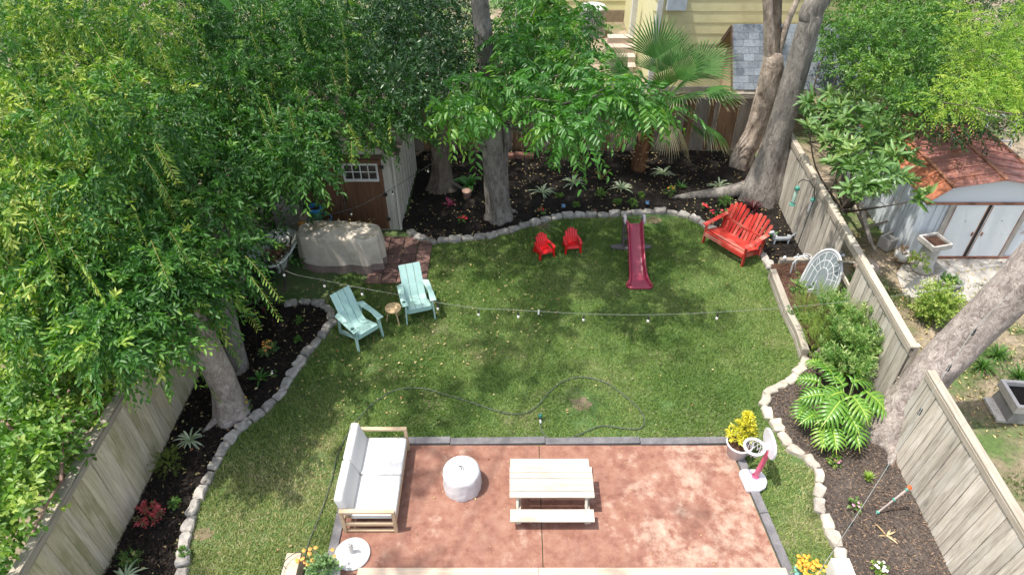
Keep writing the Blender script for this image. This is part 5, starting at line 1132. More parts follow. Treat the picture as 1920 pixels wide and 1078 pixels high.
crown_obj('crown', foliage(c2, .15, .048, 14, .42, tint2, .5, .1, spread=.75, big=True, bias=(.1, -.4, -.1), tip=.18) + foliage(c2b, .19, .065, 9, .4, lambda c: .15, .4, .1, spread=1.1), L_EVER, t2)  # here too the back layer's darker leaf tint imitates inner shade
# pendulous pale new shoots
def shoots(specs, tree, m, L=.115, W=.03, n=30, col=(.68, .92)):
    C = []; A = []; Ls = []; st = B()
    for px, py, z, ln, dx in specs:
        ln *= .72; z -= .0034 * max(0, py - 200) * (px < 450)
        c = G(px, py, z); C.append(c); d = Vector((dx * .55, -.2, -.45)).normalized(); A.append(d); Ls.append(ln)
        pts = [c + d * ln * t - Vector((0, 0, .6 * ln * t ** 1.7)) for t in (0, .25, .5, .75, 1)]; st.tube(pts, [.007, .006, .005, .004, .002], 4, cap=False)
    V, F, T = sprays(C, A, n, np.array(Ls), L, W, rng.uniform(*col, len(C)), .6, 1.0, True, True, tip=.25)
    V = V - np.array(tree.location); link('new_shoots', fast('new_shoots', V, F, m, T), tree)['kind'] = 'stuff'; part('shoot_stems', st, simple('yellow_green_stem', (.4, .36, .1), bmp=0), tree)['kind'] = 'stuff'
sp1 = [(25, 150, 6.2, 1.1, .5), (60, 60, 6.3, .9, .4), (15, 260, 6, 1.0, .2), (120, 95, 6, .8, .6), (180, 60, 6, .8, .5), (345, 10, 5.8, 1.3, .35), (300, 90, 5.8, .9, .3), (130, 160, 6, .9, .6), (250, 20, 6, .8, .1), (0, 380, 5.6, 1.2, .5), (10, 480, 5.2, 1.2, .4), (110, 400, 5.3, .9, .2), (255, 400, 5.2, 1.2, .15), (120, 230, 5.9, .8, .5), (500, 180, 5.2, .6, .2), (20, 540, 5, 1.1, .5), (40, 630, 4.6, 1, .4), (200, 120, 5.9, .9, .5),
       (300, 350, 4.9, .8, .3), (380, 450, 4.4, .8, .5), (150, 520, 4.8, .9, .3), (60, 320, 5.6, .8, .6), (90, 20, 6.2, .8, .6), (330, 640, 3.5, .7, .5), (370, 690, 3.1, .7, .6), (290, 690, 3.3, .7, .2), (230, 700, 3.5, .8, 0.1), (410, 620, 3.4, .7, .6), (440, 560, 3.6, .7, .8), (470, 520, 3.7, .8, .7), (460, 480, 3.9, .9, .9), (200, 640, 4.0, .8, .2), (170, 730, 3.4, .8, .3)]
sp1 += [(random.uniform(0, 330), random.uniform(0, 600), random.uniform(5.1, 6.1), random.uniform(.5, .9), random.uniform(-.2, .8)) for _ in range(14)]
shoots(sp1, t1, L_EVER)
sp2 = [(770, 0, 4.9, 1.0, .3), (640, 40, 4.8, .8, .1), (690, 70, 4.6, .8, .4), (560, 30, 5, .8, .3), (620, 130, 4.5, .7, .3), (470, 60, 5, .8, .3), (500, 260, 4.4, .6, .4), (590, 250, 4.2, .6, .5), (540, 200, 4.6, .6, .2), (650, 90, 4.7, 1.0, -.1)]
sp2 += [(random.uniform(450, 800), random.uniform(0, 330), random.uniform(3.7, 4.5), random.uniform(.4, .6), random.uniform(-.2, .6)) for _ in range(16)]
shoots(sp2, t2, L_EVER, n=26)
limbs(t1, P1[-1], [c[0] - Vector((0, 0, .8)) for c in c1b[::7]], M_BARKD, .04); limbs(t2, P2[-2], [c[0] - Vector((0, 0, .8)) for c in c2b[::7]], M_BARKD, .04)

# ---- broad-leaved vine hedge beyond the left fence
tv = thing('vine_hedge', 'bright broad-leaved vine hedge spilling against the outside of the left fence', 'hedge', (-8.0, 6.5, 0), world=True)
POLV = [(-60, 600), (230, 640), (245, 665), (225, 700), (190, 745), (150, 790), (112, 850), (75, 905), (45, 960), (8, 1020), (-30, 1090), (-60, 1090)]
cv = fill(POLV, 38, lambda x, y: 2.1 + .9 * noise.noise(Vector((x / 60, y / 60, 9))), .34, 24); cvb = fill(POLV, 60, lambda x, y: 1.3, .45, 22)
crown_obj('foliage', foliage(cv + cvb, .135, .062, 6, .24, lambda c: .55 + .55 * fbm(c.x, c.y, 1.2, 7), .3, .5, big=True, spread=1.3), L_VINE, tv)
b = B()
for (x0, y0, x1, y1) in ((150, 900, 70, 700), (120, 920, 10, 790), (100, 850, 130, 730), (145, 880, 60, 1000), (110, 760, 115, 900), (60, 830, 140, 790), (130, 905, 20, 870)):
    a = G(x0, y0, 1.3); e = G(x1, y1, 2.3); b.tube(smooth([a, a.lerp(e, .5) + Vector((.1, random.uniform(-.2, .2), .25)), e], 5), .022, 6)
part('stems', b, bark('pinkish_vine_stem', (.34, .22, .17), (.2, .13, .1)), tv, True)

# ---- centre: twin-trunked tree with compound leaves
t3 = thing('twin_trunk_tree', 'straight twin-trunked tree with feathery compound leaves in the middle of the back bed', 'tree', G(935, 405), world=True)
P3 = trunk_part([(935, 400, 15.65, 50), (932, 370, 15.65, 43), (925, 310, 15.65, 39), (921, 230, 15.65, 37), (914, 150, 15.65, 36), (906, 70, 15.65, 34), (899, 0, 15.65, 32)], M_BARK, t3, 1.3, extra=[(-1.0, 15.4, 9.5, .16)])
trunk_part([(945, 385, 15.8, 26), (945, 350, 15.85, 17), (945, 300, 15.9, 15), (948, 250, 16.0, 14), (940, 190, 16.1, 13), (935, 120, 16.2, 12)], M_BARK, t3, 1.1)
roots(t3, G(938, 402), M_BARK, [(0.1, .5, .1, .2), (-1.4, .5, .11, .2), (3.0, .4, .1, .2)])
PC = [(1088, 50), (1092, 85), (1010, 75), (965, 90), (880, 175), (1020, 40), (985, 140), (1075, 100), (1078, 140), (1035, 105), (1112, 160), (1132, 185), (1150, 205), (1050, 60), (990, 20), (960, 35), (1010, 25), (1048, 20), (1062, 70), (940, 95), (1000, 95), (1055, 95), (955, 170), (1015, 150), (1070, 160), (945, 225), (890, 200), (862, 225), (845, 262), (905, 240), (1000, 215), (1055, 215), (1035, 265), (1080, 262), (1125, 235), (1160, 225), (1195, 235), (1225, 245), (1045, 285), (1080, 290), (1130, 200), (985, 60), (1040, 60), (1020, 190), (975, 200), (880, 265), (960, 120), (1000, 130), (1090, 190), (1060, 130), (1040, 45), (1065, 290), (1200, 250)]
c3 = [(G(x + random.uniform(-8, 8), y - 24 - 22 * (y > 200), 5.0 + .7 * noise.noise(Vector((x / 90, y / 90, 2)))), .27, 10) for x, y in PC] + [(G(x + random.uniform(-15, 15), y - 30 - 20 * (y > 200), 4.3), .34, 9) for x, y in PC]
crown_obj('foliage', foliage(c3, .18, .056, 13, .46, lambda c: .5 + .3 * fbm(c.x, c.y, .9, 4), .55, -.05, True, True, curl=.15), L_PEC, t3)
limbs(t3, P3[4], [c[0] for c in c3[::4]], M_BARK, .05)
# ---- back left fluted trunk
t4 = thing('fluted_trunk_tree', 'thick brown tree with fluted roots in the back bed beside the cream shed', 'tree', G(828, 350), world=True)
P4 = trunk_part([(826, 345, 17.2, 46), (828, 315, 17.2, 36), (824, 270, 17.2, 32), (818, 210, 17.2, 30), (812, 150, 17.3, 28), (800, 60, 17.4, 26)], M_BARKD, t4, 1.5)
roots(t4, G(826, 350), M_BARKD, [(-.3, .8, .13, .7), (-1.3, .6, .12, .45), (-2.2, .6, .12, .4), (3.4, .5, .1, .4), (.3, .6, .09, .9)])
POL4 = [(690, -60), (905, -60), (890, 60), (885, 120), (870, 150), (830, 190), (780, 200), (690, 150)]
crown_obj('crown', foliage(fill(POL4, 36, lambda x, y: 4.6 + .5 * noise.noise(Vector((x / 60, y / 60, 4))) , .5, 34), .15, .055, 9, .35, .45, .3, .2, spread=1.1), L_DARK, t4)
# ---- right: two big leaning trunks
t5 = thing('leaning_tree', 'big smooth grey tree leaning right beside the back end of the right fence', 'tree', G(1432, 372), world=True)
P5 = trunk_part([(1430, 352, 16.7, 76), (1440, 315, 16.75, 58), (1456, 262, 16.8, 49), (1472, 210, 16.8, 46), (1489, 150, 16.8, 43), (1505, 90, 16.8, 42), (1520, 40, 16.8, 43), (1534, 0, 16.8, 45)], M_BARK, t5, 1.15, extra=[(8.15, 16.6, 8.0, .26), (9.0, 14.5, 10.0, .16)])
roots(t5, G(1425, 368), M_BARK, [(3.18, 2.7, .26, .4), (-.9, .5, .2, .3), (-2.0, .7, .2, .3), (2.6, 1.0, .2, .3)])
t6 = thing('stripped_trunk_tree', 'pale peeling old trunk forking near the top, just behind the big leaning tree', 'tree', G(1395, 300), world=True)
P6 = trunk_part([(1393, 290, 18.5, 40), (1414, 250, 18.5, 36), (1431, 200, 18.5, 38), (1446, 140, 18.5, 42), (1449, 105, 18.5, 33), (1449, 88, 18.5, 12)], M_BARKS, t6, 1.12)
trunk_part([(1447, 118, 18.5, 28), (1444, 80, 18.5, 23), (1441, 30, 18.5, 19), (1437, -40, 18.5, 17)], M_BARKS, t6, name='fork'); trunk_part([(1450, 118, 18.5, 28), (1453, 80, 18.5, 22), (1457, 35, 18.5, 17), (1459, -40, 18.5, 15)], M_BARKD, t6, name='fork'); trunk_part([(1452, 112, 18.5, 22), (1476, 45, 18.5, 12), (1500, -10, 18.5, 10)], M_BARKS, t6, name='fork')
t7 = thing('leaning_tree', 'huge pale trunk leaning out through the gap in the right fence at lower right', 'tree', G(1665, 825), world=True)
P7 = trunk_part([(1672, 800, 8.3, 98), (1712, 742, 8.4, 74), (1752, 692, 8.45, 70), (1798, 645, 8.5, 74), (1848, 595, 8.5, 77), (1900, 540, 8.5, 82), (1960, 480, 8.5, 86)], M_BARKP, t7, 1.25, extra=[(9.4, 8.7, 7.5, .36), (10.5, 9.0, 9.5, .25)])
roots(t7, G(1668, 822), M_BARKP, [(3.0, .7, .2, .3), (-2.0, .7, .2, .25), (-1.0, .4, .18, .2)])

# ---- right background shrubs and small trees
t8 = thing('background_shrub', 'tall mid-green shrub mass behind the big leaning trunk at top right', 'shrub', (9.4, 20.5, 0), world=True)
POL8 = [(1550, 10), (1600, -60), (1800, -60), (1790, 60), (1760, 120), (1740, 190), (1700, 235), (1670, 200), (1640, 150), (1600, 125), (1550, 120), (1530, 80)]
c8 = fill(POL8, 30, lambda x, y: 3.9 + .9 * noise.noise(Vector((x / 45, y / 45, 11))), .42, 32) + fill(POL8, 40, lambda x, y: 2.7, .7, 50)
crown_obj('foliage', foliage(c8, .14, .046, 10, .32, lambda c: .5 + .45 * fbm(c.x, c.y, .9, 6), .4, .2), L_MED, t8); limbs(t8, (9.4, 20.0, .5), [c[0] for c in c8[::14]], M_BARKD, .04)
t8b = thing('dark_background_tree', 'dark glossy evergreen in the top right corner behind the lime-green tree', 'tree', (13, 22, 0), world=True)
c8b = fill([(1690, -60), (1980, -60), (1980, 260), (1860, 250), (1800, 230), (1740, 240), (1690, 120)], 45, lambda x, y: 3.0 + .5 * noise.noise(Vector((x / 60, y / 60, 14))), .6, 55)
crown_obj('foliage', foliage(c8b, .13, .05, 9, .35, .5, .3, .3), L_DARK, t8b)
t9 = thing('lime_green_tree', 'feathery lime-green tree reaching over the rusty shed roof at upper right', 'tree', (13.4, 14.0, 0), world=True)
POL9 = [(1765, 45), (1800, 10), (1860, 40), (1925, 0), (2000, -20), (2000, 230), (1920, 215), (1870, 200), (1800, 215), (1775, 235), (1765, 190), (1800, 150), (1765, 110)]
c9 = fill(POL9, 30, lambda x, y: 4.6 + .6 * noise.noise(Vector((x / 50, y / 50, 21))), .33, 30) + fill(POL9, 50, lambda x, y: 3.9, .4, 26)
crown_obj('foliage', foliage(c9, .085, .024, 13, .34, lambda c: .6 + .45 * fbm(c.x, c.y, 1.1, 6), .3, -.02, True), L_LIME, t9); limbs(t9, (13.6, 13.6, 3.4), [c[0] for c in c9[::8]], M_BARKD, .04)
tb_ = thing('background_shrub', 'dark leafy shrub beyond the back fence, glimpsed behind the twin-trunked tree', 'shrub', (.9, 22.5, 0), world=True)
POLB = [(930, -60), (1055, -60), (1058, 50), (1045, 110), (1000, 150), (930, 150)]
crown_obj('foliage', foliage(fill(POLB, 30, lambda x, y: 2.2 + .5 * noise.noise(Vector((x / 40, y / 40, 41))), .5, 34), .15, .055, 9, .35, .6, .3, .3), L_DARK, tb_)
tc_ = thing('background_shrub', 'light green shrub beyond the back fence between the fluted tree and the twin trunk', 'shrub', (-1.2, 21.5, 0), world=True)
crown_obj('foliage', foliage(fill([(840, 60), (910, 60), (900, 150), (860, 170), (820, 165)], 26, lambda x, y: 1.3, .45, 30), .12, .05, 9, .3, .6, .3, .3), L_MED, tc_)
t10 = thing('loquat_tree', 'loquat tree with big glossy whorled leaves hanging over the right fence', 'tree', (8.6, 15.5, 0), world=True)
POL10 = [(1495, 205), (1540, 175), (1590, 145), (1625, 165), (1655, 200), (1680, 250), (1700, 300), (1695, 350), (1640, 365), (1590, 350), (1550, 320), (1530, 270), (1505, 240)]
lq = fill(POL10, 21, lambda x, y: 3.4 + .5 * noise.noise(Vector((x / 50, y / 50, 31))), .10, 1) + fill(POL10, 34, lambda x, y: 2.6, .2, 1) + [(G(x, y, 2.5), .05, 1) for x, y in ((1700, 340), (1735, 372), (1715, 378), (1610, 375), (1660, 345), (1480, 205), (1700, 300))]
C = np.array([c[0] for c in lq]); C = C + rng.normal(size=C.shape) * .06; n = len(C); A = rng.normal(size=(n, 3)) * .35 + [-.15, -.25, .8]
tt = np.clip([.5 + .5 * fbm(c[0], c[1], 1.1, 6) for c in C], 0, 1)
crown_obj('foliage', [sprays(C, A, 13, .12, .34, .09, tt, .1, 1.5, big=True, curl=.18, jit=.2), sprays(C, A, 6, .14, .2, .05, np.clip(tt + .3, 0, 1), .0, .6, big=True, curl=.05)], L_LOQ, t10)
limbs(t10, (8.7, 15.0, .6), C[::5], M_BARKD, .035)

# ================================================================== FAN PALM
pb = G(1197, 318); pm = thing('fan_palm', 'fan palm with a shaggy brown trunk and frayed leaf tips by the back fence', 'palm tree', pb, world=True)
pc_ = PY(1238, 195, 18.2); D = smooth([pb, pb.lerp(pc_, .5) + Vector((-.1, 0, .1)), pc_], 6)
part('trunk', B().tube(D, list(np.linspace(.24, .17, len(D))), 14, wob=.3), bark('palm_fibre', (.2, .1, .05), (.07, .035, .02)), pm, True)
b = B()
for k in range(90):
    f = random.uniform(.02, .75); a = random.uniform(0, 6.28); c = D[int(f * (len(D) - 1))]; d = Vector((math.cos(a), math.sin(a), random.uniform(.3, 1.0))).normalized(); s = c + d * .15; b.beam(s, s + d * random.uniform(.1, .22), .07, .02, w2=.03)
part('leaf_stubs', b, simple('palm_stub', (.3, .16, .08), (.45, .33, .2), 6), pm)['kind'] = 'stuff'
M_PALM = leafmat('palm_leaf', [(0, (.02, .07, .016)), (.5, (.06, .155, .03)), (.8, (.16, .26, .08)), (1, (.5, .42, .27))], .6, .3, .25)
M_PST = simple('palm_stalk', (.16, .24, .06), bmp=0)
def frond(az, el, Lp, Rf, droop, dead=False, twist=0.0, nseg=24, spreadA=2.15):
    d = Vector((math.cos(az) * math.cos(el), math.sin(az) * math.cos(el), math.sin(el))); hub = pc_ + d * Lp - Vector((0, 0, Lp * Lp * droop * .25))
    stalk = smooth([pc_, pc_.lerp(hub, .5) + Vector((0, 0, .06)), hub], 4); fr = part('frond', B().tube(stalk, [.022] * len(stalk), 5), M_PST, pm)
    side = d.cross(Vector((0, 0, 1))).normalized(); nrm = side.cross(d).normalized(); side = (side * math.cos(twist) + nrm * math.sin(twist)).normalized(); nrm = side.cross(d).normalized()
    V = []; F = []; T = []
    for k in range(nseg):
        a = (k / (nseg - 1) - .5) * spreadA; v = (d * math.cos(a) + side * math.sin(a)).normalized(); L = Rf * (1 - .22 * abs(a) / 1.3) * random.uniform(.92, 1.05); wv = (side * math.cos(a) - d * math.sin(a)).normalized(); w0 = L * spreadA / nseg * .47
        prev = None
        for j, (t, ww) in enumerate(((0.02, .05), (.3, .32), (.55, .5), (.75, .34), (.9, .17), (1.0, .03))):
            c = hub + v * L * t - Vector((0, 0, 1)) * L * (droop * t ** 2.6 + (.35 * random.uniform(.5, 1.2) * max(0, t - .7) / .3 * droop * 1.5)) + nrm * .04 * abs(a) * t
            i0 = len(V); V += [c - wv * w0 * ww, c + nrm * w0 * ww * .5, c + wv * w0 * ww]; tv_ = (.96 if dead or (t > .8 and droop > .2) else .35 + .25 * (t > .85) + .14 * (k % 2)) + (.5 if dead else 0); T += [min(tv_, 1)] * 3
            if j: F += [(i0 - 3, i0 - 2, i0 + 1, i0), (i0 - 2, i0 - 1, i0 + 2, i0 + 1)]
    V = np.array([tuple(v - Vector(pm.location)) for v in V]); link('fan_blade', fast('fan_blade', V, F, M_PALM, T), fr)
for spec in [(R(112), R(66), 1.25, 1.35, .05), (R(160), R(38), 1.3, 1.3, .12), (R(70), R(50), 1.1, 1.35, .1), (R(20), R(40), 1.35, 1.3, .12), (R(0), R(15), 1.3, 1.25, .25), (R(-30), R(-8), 1.15, 1.2, .4), (R(-75), R(30), .8, 1.0, .3), (R(-110), R(24), .8, .95, .3), (R(-145), R(18), .9, 1.05, .3), (R(180), R(20), 1.0, 1.1, .25), (R(-60), R(50), .7, 1.1, .2), (R(-130), R(50), .7, 1.1, .2), (R(45), R(18), 1.3, 1.25, .2), (R(130), R(10), 1.0, 1.1, .2), (R(-20), R(-22), .9, .85, .35), (R(-90), R(75), .5, 1.0, .1), (R(-150), R(0), .8, .9, .35), (R(90), R(28), 1.1, 1.1, .1), (R(-70), R(35), .95, 1.15, .25), (R(-125), R(30), 1.0, 1.1, .3), (R(10), R(60), .8, 1.15, .1), (R(-15), R(28), 1.2, 1.15, .3)]: frond(*spec, twist=random.uniform(-.5, .5))
for spec in [(R(170), R(5), 1.2, .95, .3), (R(-25), R(-45), .8, .8, .4), (R(60), R(-5), 1.1, .9, .3), (R(-160), R(-25), .8, .8, .4), (R(-60), R(-50), .6, .8, .3), (R(195), R(-10), 1.1, .8, .4)]: frond(*spec, dead=True, twist=random.uniform(-.6, .6), nseg=18)

# ================================================================== SMALL PLANTS
def blades(P0, n, L, W, m, tint, el=(.3, 1.3), droop=.6, seg=5):
    V = []; F = []; T = []
    for k in range(n):
        a = k * 2.4 + random.uniform(-.3, .3); e = random.uniform(*el); d = Vector((math.cos(a) * math.cos(e), math.sin(a) * math.cos(e), math.sin(e))); l = L * random.uniform(.65, 1.15); sd = Vector((-math.sin(a), math.cos(a), 0)); tn = random.uniform(*tint); i0 = len(V)
        for j in range(seg + 1):
            t = j / seg; c = Vector(P0) + d * l * t - Vector((0, 0, droop * l * t * t)); w_ = W * (math.sin(math.pi * min(.98, t * .8 + .15))) * (1 if t < .99 else .1) / 2; V += [c - sd * w_ + Vector((0, 0, w_ * .5)), c, c + sd * w_ + Vector((0, 0, w_ * .5))]; T += [tn, max(0, tn - .3), tn]
            if j: q = i0 + j * 3; F += [(q - 3, q - 2, q + 1, q), (q - 2, q - 1, q + 2, q + 1)]
    return V, F, T
def rosette(name, label, cat, px, py, n, L, W, m, tint, group=None, z=.04, **k):
    p = G(px, py, z); V, F, T = blades((0, 0, 0), n, L, W, m, tint, **k); o = link(name, fast(name, V, F, m, T), loc=p); return tag(o, label, cat, group)
M_SPI = leafmat('striped_grass_leaf', [(0, (.16, .27, .12)), (.5, (.42, .5, .33)), (1, (.66, .68, .52))], .5, .25, .3)
for px, py, lb in ((1016, 362, 'white-striped spider plant directly behind the left red toddler chair'), (1075, 346, 'white-striped spider plant behind the right red toddler chair'), (1165, 356, 'white-striped spider plant left of the palm trunk and behind the slide'), (1243, 328, 'white-striped spider plant just right of the palm trunk'), (1348, 352, 'white-striped spider plant beside the long root of the big leaning tree'), (357, 826, 'white-striped spider plant in the left bed below the leaning pale trunk'), (236, 1085, 'pale spider plant at the bottom left corner of the mulch bed')):
    rosette('spider_plant', lb, 'plant', px, py, 26, .56 if py < 500 else .42, .036, M_SPI, (.5, 1), 'spider plants in the beds', droop=.55)
M_STRAP = leafmat('strap_leaf', [(0, (.03, .12, .02)), (1, (.1, .26, .05))], .35, .3)
rosette('bird_nest_plant', 'broad-leaved green plant between the fluted tree and the twin trunk', 'plant', 878, 352, 10, .75, .17, M_STRAP, (.5, 1), el=(.5, 1.2), droop=.5)
rosette('green_tuft', 'bright green grassy tuft right of the palm in the back bed', 'plant', 1276, 354, 16, .35, .03, M_STRAP, (.6, 1), 'green grassy tufts', el=(.6, 1.4), droop=.3)
rosette('green_tuft', 'green grassy tuft in the left bed near the two leaning trunks', 'plant', 487, 712, 14, .35, .04, M_STRAP, (.7, 1), 'green grassy tufts', el=(.5, 1.4), droop=.4)
rosette('green_tuft', 'small bushy green tuft alone in the sunny right bed', 'plant', 1626, 898, 26, .22, .025, leafmat('lime_tuft', [(0, (.1, .22, .03)), (1, (.35, .45, .08))], .5), (.2, 1), 'green grassy tufts', el=(.6, 1.5), droop=.2)
rosette('green_tuft', 'green grassy tuft behind the dachshund planter', 'plant', 1446, 446, 14, .3, .04, M_STRAP, (.7, 1), 'green grassy tufts', el=(.7, 1.4), droop=.3)
M_CORD = leafmat('burgundy_leaf', [(0, (.05, .012, .015)), (1, (.14, .03, .035))], .4, .3, tcol=(1.3, .6, .6)); M_MAG = leafmat('magenta_leaf', [(0, (.16, .02, .06)), (1, (.38, .04, .14))], .4, .3, tcol=(1.3, .6, .8))
rosette('burgundy_cordyline', 'dark burgundy spiky cordyline behind the red bench', 'plant', 1412, 392, 34, .48, .04, M_CORD, (0, 1), el=(.2, 1.4), droop=.3)
rosette('magenta_cordyline', 'magenta cordyline in the back bed under the fluted tree', 'plant', 843, 386, 9, .32, .06, M_MAG, (0, 1), 'magenta cordylines', el=(.5, 1.4), droop=.2)
rosette('magenta_cordyline', 'magenta cordyline in the dark mulch near the left fence', 'plant', 497, 588, 5, .3, .06, M_MAG, (0, 1), 'magenta cordylines', el=(.9, 1.5), droop=.1)
rosette('dry_fern', 'dried yellow-brown fern left of the palm trunk', 'plant', 1127, 338, 9, .55, .05, leafmat('dry_fern_leaf', [(0, (.2, .11, .05)), (1, (.4, .32, .12))], .7), (0, 1), el=(.6, 1.4), droop=.35)
rosette('dead_tuft', 'dead straw-coloured tuft lying on the sunny right bed', 'plant', 1662, 1004, 6, .26, .03, leafmat('straw', [(0, (.35, .24, .12)), (1, (.6, .5, .3))], .8, .1), (0, 1), el=(.05, .5), droop=.1)
M_STK = simple('green_stem', (.1, .16, .05), bmp=0)
def shrub(name, label, cat, px, py, r, n, L, W, m, z=.04, fl=None, group=None, h=None, tint=(.1, .9), **k):
    p = G(px, py, z); t = thing(name, label, cat, p, 0, group=group)
    h = h or r * .7; bush(t, (0, 0, h), r, n, L, W, m, tint=tint, **k); part('stems', B().tube([(0, 0, -.03), (0, 0, h)], [.012, .006], 5).tube([(0, 0, 0), (r * .4, 0, h)], .005, 4).tube([(0, 0, 0), (-r * .4, r * .2, h)], .005, 4), M_STK, t)
    if fl:
        mm, cnt, fr = fl
        for _ in range(cnt): a = random.uniform(0, 6.28); q = r * random.uniform(.2, .85); flowers(t, [(q * math.cos(a), q * math.sin(a), h + r * random.uniform(.3, .7))], mm, fr, 'flower')
    return t
M_HERB = leafmat('herb_leaf', [(0, (.05, .12, .03)), (.5, (.13, .24, .06)), (1, (.3, .38, .13))], .5, .3)
M_FINE = leafmat('fine_shrub_leaf', [(0, (.07, .15, .025)), (.5, (.18, .28, .05)), (1, (.38, .44, .12))], .55, .35, .3)
G1 = 'small flowering plants in the beds'
shrub('flower_plant', 'orange and red flowers in the dark mulch of the left bed', 'flower', 505, 662, .2, 26, .06, .035, M_HERB, fl=(simple('orange_red_petal', (.75, .25, .08)), 14, .035), group=G1)
shrub('flower_plant', 'bright yellow flowers at the foot of the leaning pale trunk', 'flower', 458, 770, .18, 16, .05, .03, M_HERB, fl=(M_YELP, 20, .035), group=G1)
shrub('flower_plant', 'red geranium in the back bed left of the twin trunk', 'flower', 868, 416, .13, 12, .05, .035, M_HERB, fl=(M_RED, 8, .04), group=G1)
shrub('flower_plant', 'pinkish red flower behind the left red toddler chair, by the stones', 'flower', 1015, 400, .13, 12, .05, .03, M_HERB, fl=(M_RED, 4, .04), group=G1)
shrub('flower_plant', 'orange marigold right of the second solar light', 'flower', 1256, 366, .17, 40, .05, .02, M_PLANT, fl=(M_ORG, 5, .03), group=G1, tint=(.3, 1))
shrub('flower_plant', 'red flower nearest the long root, left of the red bench', 'flower', 1320, 392, .12, 6, .05, .03, M_HERB, fl=(M_RED, 5, .045), group=G1)
shrub('flower_plant', 'red flower close behind the left arm of the red bench', 'flower', 1336, 404, .1, 5, .05, .03, M_HERB, fl=(M_RED, 4, .045), group=G1)
shrub('flower_plant', 'cluster of red flowers between the red bench arm and back', 'flower', 1357, 410, .18, 12, .05, .03, M_HERB, fl=(M_RED, 7, .045), group=G1)
shrub('flower_plant', 'pink and white flowers beside the big lobed leaves in the right bed', 'flower', 1563, 870, .13, 22, .045, .03, M_FINE, fl=(simple('pink_petal', (.6, .25, .35)), 4, .025), group=G1)
shrub('flower_plant', 'white and purple flowers in the middle of the sunny right bed', 'flower', 1598, 952, .14, 24, .045, .03, M_HERB, fl=(simple('pink_petal', (.6, .25, .35)), 4, .025), group=G1)
shrub('flower_plant', 'white flowers with yellow eyes at the bottom of the right bed', 'flower', 1646, 1072, .14, 24, .045, .03, M_FINE, fl=(M_WPET, 8, .03), group=G1)
shrub('flower_plant', 'tiny white flowers in the left bed under the trees', 'flower', 515, 705, .08, 8, .035, .02, M_HERB, fl=(M_WPET, 3, .02), group=G1)
G2 = 'small green plants in the beds'
for px, py, r, lb in ((1125, 368, .16, 'small green plant in front of the dried fern'), (1158, 383, .11, 'low green seedling under the striped plant behind the slide'), (1185, 386, .14, 'yellowish green seedling against the stones behind the slide'), (1202, 370, .1, 'small dull green seedling left of the second solar light'), (1080, 388, .1, 'tiny dark green seedling right of the first solar light'), (1048, 370, .1, 'tiny green seedling between two striped plants'),
                    (1357, 386, .22, 'green leafy plant behind the left end of the red bench'), (562, 604, .1, 'tiny green seedling in the curved end of the left bed'), (330, 948, .1, 'tiny bright green seedling below the striped plant in the left bed'), (345, 1040, .1, 'tiny yellow-green seedling by the stones at lower left'), (560, 640, .08, 'pale seedling in the left bed close to the stones')):
    shrub('small_plant', lb, 'plant', px, py, r, int(24 * r / .1), .05, .025, M_PLANT, group=G2, tint=(.2, .8))
shrub('mossy_shrub', 'low olive green shrub against the left fence', 'shrub', 322, 880, .36, 130, .035, .016, leafmat('olive_leaf', [(0, (.06, .1, .015)), (1, (.2, .25, .04))], .6), Ls=.12)
shrub('red_leaved_plant', 'red-leaved plant in the left bed beside the fence', 'plant', 286, 975, .28, 46, .07, .03, leafmat('red_shrub_leaf', [(0, (.1, .16, .05)), (.35, (.2, .1, .06)), (.5, (.42, .05, .07)), (1, (.5, .1, .1))], .5, .25, tcol=(1.3, .8, .8)), Ls=.12)
shrub('feathery_plant', 'fine feathery green plant at the lower left of the mulch bed', 'plant', 249, 1055, .2, 90, .035, .008, M_PLANT, Ls=.1)
# raised bed and tall shrubs
for px, py, r, n, lb in ((1497, 545, .2, 40, 'grey-green herb at the front of the raised bed'), (1528, 545, .16, 30, 'small grey-green herb behind the first one in the raised bed'), (1487, 590, .14, 24, 'bright green leafy herb in the raised bed by the timber'), (1508, 600, .16, 24, 'fresh green leafy herb nearest the timber corner'), (1500, 520, .1, 10, 'yellow-green sprig at the back of the raised bed')):
    shrub('herb', lb, 'plant', px, py, r, n, .06, .03, M_HERB, .22, group='herbs in the raised bed')
def tall(name, label, px, py, z, spots, L, W, m, n, nl=12, Ls=.4, up=1.2, r=.22, pin=False):
    p = G(px, py, z); t = thing(name, label, 'shrub', p, world=True); ps = []; st = B()
    for x, y, zz in spots:
        c = G(x, y, zz); P, D = ball(c, r, n, 1, 0); ps.append(sprays(P, D * .5 + [0, 0, up], nl, Ls * rng.uniform(.6, 1.2, n), L, W, np.clip(rng.normal(size=n) * .22 + .5, 0, 1), .25, .8, pin)); st.tube([p + Vector((random.uniform(-.2, .2), random.uniform(-.2, .2), 0)), c], [.012, .006], 5)
    crown_obj('foliage', ps, m, t); part('stems', st, M_STK, t)
tall('feathery_shrub', 'tall feathery light green shrub filling the raised bed below the window frame', 1560, 600, .2, [(1530, 640, .6), (1545, 610, .7), (1565, 585, .8), (1520, 610, .5), (1590, 600, .9), (1545, 560, .8), (1575, 620, .8), (1555, 650, .5), (1510, 575, .4)], .045, .006, M_FINE, 110, 26, .38)
